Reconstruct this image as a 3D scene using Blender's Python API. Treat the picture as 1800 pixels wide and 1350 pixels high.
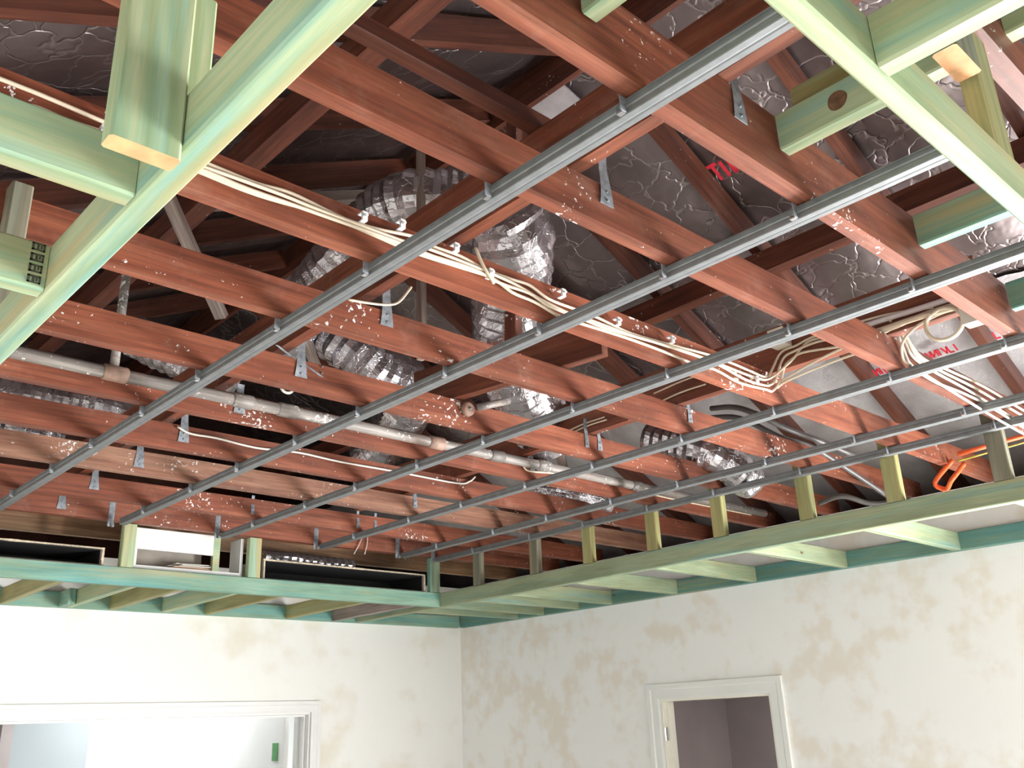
import bpy, bmesh, math, random
from mathutils import Vector, Matrix, noise
random.seed(7)
for o in list(bpy.data.objects): bpy.data.objects.remove(o)
C = bpy.context.scene.collection
EYE = 1.95            # heights in the roof are measured from eye level
# ------------------------------------------------------------------ camera
cam_d = bpy.data.cameras.new('camera'); cam = bpy.data.objects.new('camera', cam_d); C.objects.link(cam)
cam_d.sensor_width = 36.0; cam_d.lens = 36.0 * 1621.94 / 1800.0; cam_d.clip_start = 0.02
RX, RY, RZ = 1.92637067, 0.03752851, -0.74794735
R = Matrix.Rotation(RZ, 3, 'Z') @ Matrix.Rotation(RY, 3, 'Y') @ Matrix.Rotation(RX, 3, 'X')
# daylight enters by an opening outside the frame, in the right wall near the camera
cam.matrix_world = Matrix.Translation((0, 0, EYE)) @ R.to_4x4()
bpy.context.scene.camera = cam
# ------------------------------------------------------------------ world, daylight, fill lamps, exposure
sc = bpy.context.scene
sc.view_settings.view_transform = 'Standard'; sc.view_settings.look = 'None'
sc.view_settings.gamma = 1.0; sc.view_settings.exposure = 0.06; sc.view_settings.use_curve_mapping = False
w = bpy.data.worlds.new('sky'); sc.world = w; w.use_nodes = True
nt = w.node_tree; nt.nodes.clear()
wo = nt.nodes.new('ShaderNodeOutputWorld'); bg = nt.nodes.new('ShaderNodeBackground')
sky = nt.nodes.new('ShaderNodeTexSky'); sky.sky_type = 'HOSEK_WILKIE'; sky.sun_direction = (-0.5, -0.4, 0.75); sky.turbidity = 4
nt.links.new(sky.outputs[0], bg.inputs[0]); bg.inputs[1].default_value = 0.3
nt.links.new(bg.outputs[0], wo.inputs[0])
def area(name, loc, rot, sx, sy, power, col):
    l = bpy.data.lights.new(name, 'AREA'); l.shape = 'RECTANGLE'; l.size = sx; l.size_y = sy; l.energy = power; l.color = col
    o = bpy.data.objects.new(name, l); C.objects.link(o); o.location = loc; o.rotation_euler = rot; return o
# daylight from the right opening; the other four are added lamps
area('daylight_right', (4.885, 0.15, 1.10), (math.radians(90), 0, math.radians(90)), 1.4, 1.85, 540, (1.0, 1.0, 1.0))
area('fill_lamp_front', (3.0, -0.66, 1.05), (math.radians(90), 0, 0), 2.6, 1.9, 30, (1.0, 0.99, 0.97))  # weak fill lamp added at the unseen front opening
area('fill_lamp_side', (-0.63, 3.9, 1.25), (math.radians(90), 0, math.radians(-90)), 2.0, 1.4, 22, (1.0, 0.97, 0.93))  # weak fill lamp kept at the unseen left window
area('added_lamp_next_room', (3.6, 7.4, 2.6), (math.radians(0), 0, 0), 1.6, 1.4, 90, (0.95, 0.98, 1.0))  # lamp added inside the next room in place of daylight
area('added_lamp_small_room', (6.3, 3.2, 2.6), (0, 0, 0), 0.8, 0.8, 20, (1.0, 0.97, 0.95))  # lamp added to brighten the small dark room
# ------------------------------------------------------------------ materials
def mat(name):
    m = bpy.data.materials.new(name); m.use_nodes = True
    n = m.node_tree.nodes; return m, n, m.node_tree.links, n['Principled BSDF']
def ramp(n, stops):
    r = n.new('ShaderNodeValToRGB'); e = r.color_ramp.elements
    while len(e) < len(stops): e.new(0.5)
    for i, (p, c) in enumerate(stops): e[i].position = p; e[i].color = tuple(c) + (1,) if len(c) == 3 else c
    return r
def objcoord(n, l, scale=(1, 1, 1)):
    tc = n.new('ShaderNodeTexCoord'); oi = n.new('ShaderNodeObjectInfo')
    mu = n.new('ShaderNodeMath'); mu.operation = 'MULTIPLY'; mu.inputs[1].default_value = 37.0; l.new(oi.outputs['Random'], mu.inputs[0])
    ad = n.new('ShaderNodeVectorMath'); ad.operation = 'ADD'; l.new(tc.outputs['Object'], ad.inputs[0]); l.new(mu.outputs[0], ad.inputs[1])
    mp = n.new('ShaderNodeMapping'); mp.inputs['Scale'].default_value = scale; l.new(ad.outputs[0], mp.inputs[0])
    return ad, mp, oi
def noise_tex(n, l, vec, scale, detail=4, rough=0.55):
    t = n.new('ShaderNodeTexNoise'); t.inputs['Scale'].default_value = scale; t.inputs['Detail'].default_value = detail
    t.inputs['Roughness'].default_value = rough; l.new(vec, t.inputs['Vector']); return t
def mixc(n, l, fac, a, b, mode='MIX'):
    m = n.new('ShaderNodeMix'); m.data_type = 'RGBA'; m.blend_type = mode
    for s, v in ((0, fac), (6, a), (7, b)):
        if hasattr(v, 'links') or hasattr(v, 'is_linked'): l.new(v, m.inputs[s])
        else: m.inputs[s].default_value = v if s == 0 else (tuple(v) + (1,) if len(v) == 3 else v)
    return m.outputs[2]
def bump(n, l, h, bsdf, strength=0.3, dist=0.003):
    b = n.new('ShaderNodeBump'); b.inputs['Strength'].default_value = strength; b.inputs['Distance'].default_value = dist
    l.new(h, b.inputs['Height']); l.new(b.outputs[0], bsdf.inputs['Normal'])
def red_wood(name, c1, c2, c3, splat=0.5, rough=0.55):
    m, n, l, b = mat(name); ad, mp, oi = objcoord(n, l, (0.6, 12, 12))
    t = noise_tex(n, l, mp.outputs[0], 2.2, 6, 0.6)
    r = ramp(n, [(0.3, c1), (0.5, c2), (0.72, c3)]); l.new(t.outputs['Fac'], r.inputs[0])
    big = noise_tex(n, l, ad.outputs[0], 2.3, 2)
    col = mixc(n, l, 0.6, r.outputs[0], big.outputs['Fac'], 'OVERLAY')
    gr = noise_tex(n, l, mp.outputs[0], 7, 4, 0.7); gm = n.new('ShaderNodeMapRange'); gm.inputs['From Min'].default_value = 0.3; gm.inputs['From Max'].default_value = 0.7; gm.inputs['To Min'].default_value = 0.25; gm.inputs['To Max'].default_value = 0.75; l.new(gr.outputs['Fac'], gm.inputs['Value'])
    col = mixc(n, l, 0.7, col, gm.outputs[0], 'OVERLAY')
    # white plaster spatter, in clusters
    f = noise_tex(n, l, ad.outputs[0], 62, 3, 0.65); cl = noise_tex(n, l, ad.outputs[0], 4.5, 2, 0.5)
    su = n.new('ShaderNodeMath'); su.operation = 'MULTIPLY_ADD'; su.inputs[1].default_value = 0.7; l.new(cl.outputs['Fac'], su.inputs[0]); l.new(f.outputs['Fac'], su.inputs[2])
    sr = ramp(n, [(1.22 - splat * 0.14 - 0.0, (0, 0, 0)), (1.0, (1, 1, 1))])
    th = n.new('ShaderNodeMapRange'); th.inputs['From Min'].default_value = 1.14 - splat * 0.10; th.inputs['From Max'].default_value = 1.17 - splat * 0.10
    l.new(su.outputs[0], th.inputs['Value']); n.remove(sr)
    # dusty smears
    sm = noise_tex(n, l, ad.outputs[0], 7, 4, 0.7)
    smr = n.new('ShaderNodeMapRange'); smr.inputs['From Min'].default_value = 0.55; smr.inputs['From Max'].default_value = 0.8; smr.inputs['To Max'].default_value = 0.3 * splat + 0.05
    l.new(sm.outputs['Fac'], smr.inputs['Value'])
    col = mixc(n, l, smr.outputs[0], col, (0.50, 0.31, 0.24))
    col = mixc(n, l, th.outputs[0], col, (0.85, 0.82, 0.8))
    bb = noise_tex(n, l, ad.outputs[0], 17, 5, 0.75); tb = n.new('ShaderNodeMapRange'); tb.inputs['From Min'].default_value = 0.735 - splat * 0.02; tb.inputs['From Max'].default_value = 0.765 - splat * 0.02; tb.inputs['To Max'].default_value = 0.9
    l.new(bb.outputs['Fac'], tb.inputs['Value']); col = mixc(n, l, tb.outputs[0], col, (0.86, 0.83, 0.81))
    hv = n.new('ShaderNodeHueSaturation'); l.new(col, hv.inputs['Color'])
    mr = n.new('ShaderNodeMapRange'); mr.inputs['To Min'].default_value = 0.82; mr.inputs['To Max'].default_value = 1.15; l.new(oi.outputs['Random'], mr.inputs['Value']); l.new(mr.outputs[0], hv.inputs['Value'])
    l.new(hv.outputs[0], b.inputs['Base Color']); b.inputs['Roughness'].default_value = rough
    bump(n, l, t.outputs['Fac'], b, 0.25, 0.002); return m
def pine(name, green, yellow, blue):
    m, n, l, b = mat(name); ad, mp, oi = objcoord(n, l, (0.7, 14, 14))
    t = noise_tex(n, l, mp.outputs[0], 1.6, 6, 0.62)
    wv = n.new('ShaderNodeTexWave'); wv.wave_type = 'BANDS'; wv.bands_direction = 'Y'; wv.inputs['Scale'].default_value = 9; wv.inputs['Distortion'].default_value = 9
    wv.inputs['Detail'].default_value = 2; wv.inputs['Detail Scale'].default_value = 0.6
    mp2 = n.new('ShaderNodeMapping'); mp2.inputs['Scale'].default_value = (0.25, 1, 1); l.new(ad.outputs[0], mp2.inputs[0]); l.new(mp2.outputs[0], wv.inputs['Vector'])
    r = ramp(n, [(0.34, blue), (0.46, green), (0.55, [(a + b_) / 2 for a, b_ in zip(green, yellow)]), (0.60, green), (0.70, yellow)]); l.new(t.outputs['Fac'], r.inputs[0])
    fg = noise_tex(n, l, mp.outputs[0], 9, 3, 0.6)
    col = mixc(n, l, 0.45, r.outputs[0], fg.outputs['Fac'], 'SOFT_LIGHT')
    col = mixc(n, l, 0.2, col, wv.outputs['Fac'], 'SOFT_LIGHT')
    st = noise_tex(n, l, mp.outputs[0], 0.9, 3); str_ = n.new('ShaderNodeMapRange'); str_.inputs['From Min'].default_value = 0.55; str_.inputs['From Max'].default_value = 0.72; str_.inputs['To Max'].default_value = 0.65
    l.new(st.outputs['Fac'], str_.inputs['Value']); col = mixc(n, l, str_.outputs[0], col, (0.52, 0.36, 0.16))
    # sparse knots
    v = n.new('ShaderNodeTexVoronoi'); v.inputs['Scale'].default_value = 2.2; mp3 = n.new('ShaderNodeMapping'); mp3.inputs['Scale'].default_value = (1, 2.2, 2.2); l.new(ad.outputs[0], mp3.inputs[0]); l.new(mp3.outputs[0], v.inputs['Vector'])
    kr = n.new('ShaderNodeMapRange'); kr.inputs['From Min'].default_value = 0.045; kr.inputs['From Max'].default_value = 0.02; l.new(v.outputs['Distance'], kr.inputs['Value'])
    col = mixc(n, l, kr.outputs[0], col, (0.12, 0.07, 0.04))
    l.new(col, b.inputs['Base Color']); b.inputs['Roughness'].default_value = 0.6; bump(n, l, t.outputs['Fac'], b, 0.15, 0.002); return m
def plain(name, c, rough=0.6, metal=0.0, var=0.1, scale=8, bmp=0.1):
    m, n, l, b = mat(name); ad, mp, oi = objcoord(n, l)
    t = noise_tex(n, l, ad.outputs[0], scale, 4)
    lo = [max(0, x * (1 - var)) for x in c]; hi = [min(1, x * (1 + var)) for x in c]
    r = ramp(n, [(0.3, lo), (0.7, hi)]); l.new(t.outputs['Fac'], r.inputs[0]); l.new(r.outputs[0], b.inputs['Base Color'])
    b.inputs['Roughness'].default_value = rough; b.inputs['Metallic'].default_value = metal
    if bmp: bump(n, l, t.outputs['Fac'], b, bmp, 0.002)
    return m
def foil(name, c, scale, rough, strength, metal=0.9):
    m, n, l, b = mat(name); ad, mp, oi = objcoord(n, l)
    a = noise_tex(n, l, ad.outputs[0], scale, 3, 0.55); v = n.new('ShaderNodeTexVoronoi'); v.feature = 'DISTANCE_TO_EDGE'; v.inputs['Scale'].default_value = scale * 1.3
    dv = n.new('ShaderNodeVectorMath'); dv.operation = 'MULTIPLY_ADD'; dv.inputs[1].default_value = (0.35, 0.35, 0.35); l.new(a.outputs['Color'], dv.inputs[0]); l.new(ad.outputs[0], dv.inputs[2]); l.new(dv.outputs[0], v.inputs['Vector'])
    mr = n.new('ShaderNodeMapRange'); mr.inputs['From Max'].default_value = 0.05; l.new(v.outputs['Distance'], mr.inputs['Value'])
    mu = n.new('ShaderNodeMath'); mu.operation = 'MULTIPLY_ADD'; mu.inputs[1].default_value = 0.16; l.new(mr.outputs[0], mu.inputs[0]); l.new(a.outputs['Fac'], mu.inputs[2])
    r = ramp(n, [(0.3, [x * 0.75 for x in c]), (0.7, c)]); l.new(a.outputs['Fac'], r.inputs[0])
    inv = n.new('ShaderNodeMapRange'); inv.inputs['From Max'].default_value = 0.025; inv.inputs['To Min'].default_value = 0.3; inv.inputs['To Max'].default_value = 0; l.new(v.outputs['Distance'], inv.inputs['Value'])
    l.new(mixc(n, l, inv.outputs[0], r.outputs[0], (0.75, 0.70, 0.68)), b.inputs['Base Color'])
    b.inputs['Metallic'].default_value = metal; b.inputs['Roughness'].default_value = rough
    bump(n, l, mu.outputs[0], b, strength, 0.012); return m
def plaster(name, base, patch, amount, scale=2.2):
    m, n, l, b = mat(name); tc = n.new('ShaderNodeTexCoord')
    a = noise_tex(n, l, tc.outputs['Object'], scale, 3, 0.5); d = noise_tex(n, l, tc.outputs['Object'], scale * 3.5, 3, 0.5)
    ad = n.new('ShaderNodeMath'); ad.operation = 'MULTIPLY_ADD'; ad.inputs[1].default_value = 0.55; l.new(d.outputs['Fac'], ad.inputs[0]); l.new(a.outputs['Fac'], ad.inputs[2])
    mr = n.new('ShaderNodeMapRange'); mr.interpolation_type = 'SMOOTHSTEP'; mr.inputs['From Min'].default_value = 0.72; mr.inputs['From Max'].default_value = 0.97; mr.inputs['To Max'].default_value = amount
    l.new(ad.outputs[0], mr.inputs['Value']); col = mixc(n, l, mr.outputs[0], base, patch)
    l.new(col, b.inputs['Base Color']); b.inputs['Roughness'].default_value = 0.85; bump(n, l, d.outputs['Fac'], b, 0.1, 0.003); return m
M = {}
M['red'] = red_wood('red_hardwood', (0.115, 0.030, 0.014), (0.205, 0.056, 0.027), (0.28, 0.095, 0.050), 0.6)
M['red_pale'] = red_wood('dusty_red_hardwood', (0.20, 0.075, 0.045), (0.31, 0.145, 0.09), (0.44, 0.25, 0.165), 0.8)
M['brown'] = red_wood('brown_hardwood', (0.16, 0.075, 0.035), (0.30, 0.16, 0.08), (0.42, 0.26, 0.14), 0.3)
M['rafter'] = red_wood('dark_red_rafter', (0.06, 0.015, 0.008), (0.11, 0.030, 0.015), (0.17, 0.055, 0.028), 0.05)
M['grey_wood'] = red_wood('weathered_timber', (0.16, 0.12, 0.10), (0.26, 0.20, 0.17), (0.36, 0.29, 0.25), 0.2)
M['pine'] = pine('treated_pine', (0.34, 0.45, 0.27), (0.50, 0.48, 0.27), (0.25, 0.43, 0.34))
M['pine_blue'] = pine('treated_pine_blue', (0.19, 0.36, 0.28), (0.30, 0.38, 0.24), (0.13, 0.34, 0.32))
M['pine_yellow'] = pine('treated_pine_olive', (0.30, 0.29, 0.12), (0.36, 0.31, 0.13), (0.30, 0.34, 0.20))
M['pine_grey'] = pine('weathered_treated_pine', (0.20, 0.19, 0.13), (0.24, 0.21, 0.15), (0.17, 0.19, 0.15))
M['endgrain'] = plain('sawn_end_grain', (0.80, 0.42, 0.20), 0.7, 0, 0.18, 40)
M['zinc'] = plain('zinc_coated_steel', (0.24, 0.25, 0.255), 0.55, 0.5, 0.12, 30, 0.05)
M['zinc_dull'] = plain('dull_galvanised_strap', (0.27, 0.295, 0.32), 0.6, 0.3, 0.35, 60, 0.2)
M['chrome'] = plain('bright_zinc', (0.8, 0.82, 0.85), 0.25, 0.9, 0.05, 20, 0)
M['foil'] = foil('reflective_foil', (0.32, 0.265, 0.265), 5, 0.36, 0.9, 0.95)
M['duct'] = foil('silver_duct_skin', (0.62, 0.59, 0.61), 9, 0.27, 0.45, 0.95)
M['duct_dark'] = foil('black_duct_skin', (0.07, 0.07, 0.08), 20, 0.35, 0.6, 0.3)
M['cable'] = plain('cream_cable_sheath', (0.74, 0.62, 0.47), 0.45, 0, 0.06, 10, 0)
M['cable_white'] = plain('white_cable_sheath', (0.70, 0.66, 0.58), 0.45, 0, 0.05, 10, 0)
M['cable_black'] = plain('black_cable_sheath', (0.10, 0.09, 0.085), 0.4, 0, 0.3, 10, 0)
M['clip_plastic'] = plain('white_plastic', (0.85, 0.85, 0.86), 0.4, 0, 0.05, 10, 0)
M['orange'] = plain('orange_conduit_plastic', (0.9, 0.13, 0.03), 0.45, 0, 0.15, 20, 0)
M['yellow_green'] = plain('green_yellow_sheath', (0.45, 0.42, 0.06), 0.45, 0, 0.2, 20, 0)
M['conduit'] = plain('pale_conduit_plastic', (0.74, 0.66, 0.66), 0.4, 0, 0.05, 10, 0)
M['cream_box'] = plain('cream_plastic', (0.80, 0.74, 0.62), 0.5, 0, 0.05, 6, 0)
M['pipe'] = red_wood('dusty_grey_pipe', (0.13, 0.11, 0.10), (0.22, 0.195, 0.175), (0.34, 0.31, 0.28), 1.3, 0.5)
M['rust'] = plain('brown_stained_pipe_joint', (0.33, 0.21, 0.16), 0.6, 0, 0.35, 25)
M['wall_back'] = plaster('cream_wall_patchy', (0.93, 0.925, 0.89), (0.80, 0.74, 0.60), 0.7, 1.5)
M['wall_right'] = plaster('grey_white_wall_patchy', (0.90, 0.905, 0.885), (0.82, 0.76, 0.66), 0.8, 3.2)
M['wall_plain'] = plaster('white_wall', (0.82, 0.82, 0.80), (0.8, 0.78, 0.74), 0.3)
M['trim'] = plain('cream_gloss_paint', (0.85, 0.83, 0.72), 0.4, 0, 0.03, 3, 0)
M['trim_white'] = plain('white_gloss_paint', (0.84, 0.84, 0.82), 0.35, 0, 0.03, 3, 0)
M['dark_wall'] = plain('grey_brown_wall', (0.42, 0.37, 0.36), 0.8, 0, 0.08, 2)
M['bright_wall'] = plain('white_room_paint', (0.86, 0.87, 0.86), 0.7, 0, 0.02, 2, 0)
M['floor'] = plain('pale_floor_boards', (0.26, 0.245, 0.225), 0.6, 0, 0.2, 3)
M['tile'] = plain('underside_of_roof_tiles', (0.16, 0.07, 0.05), 0.9, 0, 0.3, 6)
M['black'] = plain('black_duct_lining', (0.012, 0.012, 0.012), 0.8, 0, 0.3, 20)
M['torn'] = plain('cream_insulation_edge', (0.62, 0.52, 0.38), 0.9, 0, 0.35, 60)
M['card'] = plain('grey_duct_board', (0.32, 0.28, 0.24), 0.8, 0, 0.15, 8)
M['paper'] = plain('white_paper', (0.86, 0.83, 0.76), 0.7, 0, 0.05, 8, 0)
M['paper_tan'] = plain('tan_card', (0.76, 0.52, 0.36), 0.7, 0, 0.1, 8, 0)
M['red_ink'] = plain('red_print', (0.62, 0.015, 0.035), 0.6, 0, 0.3, 60, 0)
M['ink'] = plain('dark_stamp_ink', (0.07, 0.075, 0.05), 0.8, 0, 0.4, 120, 0)
M['glimpse_green'] = plain('greenery_glimpse', (0.12, 0.35, 0.13), 0.5, 0, 0.2, 15, 0)  # green of the foliage glimpsed past the door leaf
M['knot'] = plain('dark_knot', (0.16, 0.085, 0.045), 0.7, 0, 0.4, 70)
M['sheet'] = plain('pale_grey_board', (0.50, 0.46, 0.47), 0.8, 0, 0.15, 12)
M['blue'] = plain('blue_paint_mark', (0.03, 0.16, 0.42), 0.6, 0, 0.3, 50, 0)
# glass
gm, n, l, b = mat('window_glass'); b.inputs['Transmission Weight'].default_value = 1; b.inputs['Roughness'].default_value = 0.0; b.inputs['IOR'].default_value = 1.02; M['glass'] = gm

M['painted_shade_wall'] = plain('white_wall_painted_shade', (0.30, 0.33, 0.34), 0.8, 0, 0.03, 2)  # shade on a white wall put into a grey-blue colour

M['foil_lit'] = foil('foil_painted_reflection', (0.62, 0.59, 0.60), 9, 0.5, 0.5, 0.35)  # lighter foil copy carrying the bright eave reflection in its colour
M['trim_grey'] = plain('off_white_gloss_paint', (0.80, 0.81, 0.78), 0.4, 0, 0.03, 3, 0)

M['pine_dull'] = pine('grey_olive_treated_pine', (0.25, 0.32, 0.20), (0.34, 0.34, 0.19), (0.20, 0.31, 0.25))  # duller, greyer green for the right bulkhead plate and noggings
M['pine_teal'] = pine('teal_treated_pine', (0.10, 0.24, 0.21), (0.20, 0.27, 0.15), (0.08, 0.23, 0.22))
# ------------------------------------------------------------------ helpers
def tag(o, label=None, cat=None, group=None, kind=None):
    if label: o['label'] = label
    if cat: o['category'] = cat
    if group: o['group'] = group
    if kind: o['kind'] = kind
    return o
def empty(name, loc=(0, 0, 0)):
    o = bpy.data.objects.new(name, None); C.objects.link(o); o.location = loc; o.empty_display_size = 0.05; return o
def link(name, bm, m, parent=None, smooth=False, mw=None):
    bmesh.ops.recalc_face_normals(bm, faces=bm.faces)
    me = bpy.data.meshes.new(name); bm.to_mesh(me); bm.free()
    for mm in (m if isinstance(m, (list, tuple)) else [m]): me.materials.append(M[mm])
    if smooth:
        for p in me.polygons: p.use_smooth = True
    o = bpy.data.objects.new(name, me); C.objects.link(o)
    W = mw if mw is not None else Matrix.Identity(4)
    if parent is not None:
        o.parent = parent; o.matrix_local = Matrix.Translation(-Vector(parent.location)) @ W
    else: o.matrix_world = W
    return o
def frame(p0, p1, up=(0, 0, 1)):
    p0, p1 = Vector(p0), Vector(p1); x = (p1 - p0); L = x.length; x.normalize()
    y = Vector(up).cross(x)
    if y.length < 1e-5: y = Vector((0, 1, 0)).cross(x)
    y.normalize(); z = x.cross(y)
    m = Matrix((x, y, z)).transposed().to_4x4(); m.translation = (p0 + p1) / 2
    return m, L
def beam_bm(L, wy, hz, bev=0.002, seg=1, wob=0.0, endmat=False, cut0=0, cut1=0):
    bm = bmesh.new(); n = max(1, seg); rings = []
    for i in range(n + 1):
        x = -L / 2 + L * i / n; r = []
        dy = wob * noise.noise(Vector((x * 0.9, L * 3.1, wy * 50))); dz = wob * noise.noise(Vector((x * 0.9, L * 7.7, 9)))
        for (a, b_) in ((-1, -1), (1, -1), (1, 1), (-1, 1)):
            xx = x + ((cut1 if i == n else 0) - (cut0 if i == 0 else 0)) * (1 if b_ > 0 else 0)
            r.append(bm.verts.new((xx, a * wy / 2 + dy, b_ * hz / 2 + dz)))
        rings.append(r)
    for i in range(n):
        for k in range(4): bm.faces.new((rings[i][k], rings[i][(k + 1) % 4], rings[i + 1][(k + 1) % 4], rings[i + 1][k]))
    e0 = bm.faces.new(rings[0]); e1 = bm.faces.new(rings[-1][::-1])
    if endmat: e0.material_index = 1; e1.material_index = 1
    if bev:
        es = [e for e in bm.edges if abs((e.verts[0].co - e.verts[1].co).x) > L / n * 0.5]
        bmesh.ops.bevel(bm, geom=es, offset=bev, segments=1, affect='EDGES')
    return bm
def beam(name, p0, p1, wy, hz, m, parent=None, up=(0, 0, 1), bev=0.003, wob=0.0, ends=None, **k):
    """timber from p0 to p1 (centre line, heights above eye level), local X along its length"""
    p0 = Vector(p0) + Vector((0, 0, EYE)); p1 = Vector(p1) + Vector((0, 0, EYE))
    W, L = frame(p0, p1, up); seg = max(1, int(L / 0.25)) if wob else 1
    bm = beam_bm(L, wy, hz, bev, seg, wob, ends is not None, **k)
    return link(name, bm, [m, ends] if ends else m, parent, mw=W)
def box(name, x0, x1, y0, y1, z0, z1, m, parent=None, bev=0.0, axis=None):
    """axis-aligned box; z are heights above eye level"""
    d = (x1 - x0, y1 - y0, z1 - z0); ax = axis if axis is not None else max(range(3), key=lambda i: d[i])
    c = Vector(((x0 + x1) / 2, (y0 + y1) / 2, (z0 + z1) / 2))
    h = Vector([(0, 0, 0), (0, 0, 0), (0, 0, 0)][0]); v = Vector((0, 0, 0)); v[ax] = d[ax] / 2
    up = (0, 0, 1) if ax != 2 else (0, 1, 0)
    wy, hz = {0: (d[1], d[2]), 1: (d[0], d[2]), 2: (d[0], d[1])}[ax]
    return beam(name, c - v, c + v, wy, hz, m, parent, up, bev)
def spline(pts, n=8):
    P = [Vector(p) for p in pts]; P = [P[0] * 2 - P[1]] + P + [P[-1] * 2 - P[-2]]; out = []
    for i in range(1, len(P) - 2):
        a, b_, c, d = P[i - 1:i + 3]
        for k in range(n):
            t = k / n; out.append(0.5 * ((2 * b_) + (c - a) * t + (2 * a - 5 * b_ + 4 * c - d) * t * t + (3 * b_ - a - 3 * c + d) * t ** 3))
    out.append(P[-2]); return out
def tube_bm(path, rad, sides=8, bm=None, cap=True, flat=1.0):
    bm = bm or bmesh.new(); rings = []; prev = None
    for i, p in enumerate(path):
        t = (path[min(i + 1, len(path) - 1)] - path[max(i - 1, 0)]).normalized()
        if prev is None:
            prev = Vector((0, 0, 1)).cross(t)
            if prev.length < 1e-3: prev = Vector((1, 0, 0))
        u = (prev - t * prev.dot(t)).normalized(); prev = u; v = t.cross(u)
        r = rad(i, p) if callable(rad) else rad; ring = []
        for k in range(sides):
            a = 2 * math.pi * k / sides
            rr = r if not isinstance(r, tuple) else r[0] * (1 + r[1] * noise.noise(Vector((math.cos(a) * 2.2, math.sin(a) * 2.2, i * 0.21))))
            ring.append(bm.verts.new(p + u * math.cos(a) * rr + v * math.sin(a) * rr * flat))
        rings.append(ring)
    for i in range(len(rings) - 1):
        for k in range(sides): bm.faces.new((rings[i][k], rings[i][(k + 1) % sides], rings[i + 1][(k + 1) % sides], rings[i + 1][k]))
    if cap: bm.faces.new(rings[0]); bm.faces.new(rings[-1][::-1])
    return bm
def tube(name, pts, r, m, parent=None, sides=8, n=6, smooth=True, straight=False, flat=1.0):
    P = [Vector(p) + Vector((0, 0, EYE)) for p in pts]; path = P if straight else spline(P, n)
    c = sum(path, Vector()) / len(path); path = [p - c for p in path]
    return link(name, tube_bm(path, r, sides, flat=flat), m, parent, smooth, mw=Matrix.Translation(c))
def duct(name, pts, r, m, label, pitch=0.045, crumple=0.10, seed=0):
    P = [Vector(p) + Vector((0, 0, EYE)) for p in pts]; raw = spline(P, 40); path = [raw[0]]; acc = 0
    for a, b_ in zip(raw, raw[1:]):
        d = (b_ - a).length; acc += d
        if acc > pitch / 2: path.append(b_); acc = 0
    c = sum(path, Vector()) / len(path); path = [p - c for p in path]
    f = lambda i, p: (r * (1 + (0.045 if i % 2 else -0.045) + 0.03 * noise.noise(Vector((i * 0.13, seed, 0)))), crumple)
    o = link(name, tube_bm(path, f, 30, cap=True), m, None, False, mw=Matrix.Translation(c))
    return tag(o, label, 'duct', 'flexible silver air ducts')
def copy_tree(o, parent=None):
    c = o.copy(); C.objects.link(c)
    if parent is not None: c.parent = parent
    for ch in list(o.children): copy_tree(ch, c)
    return c
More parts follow.
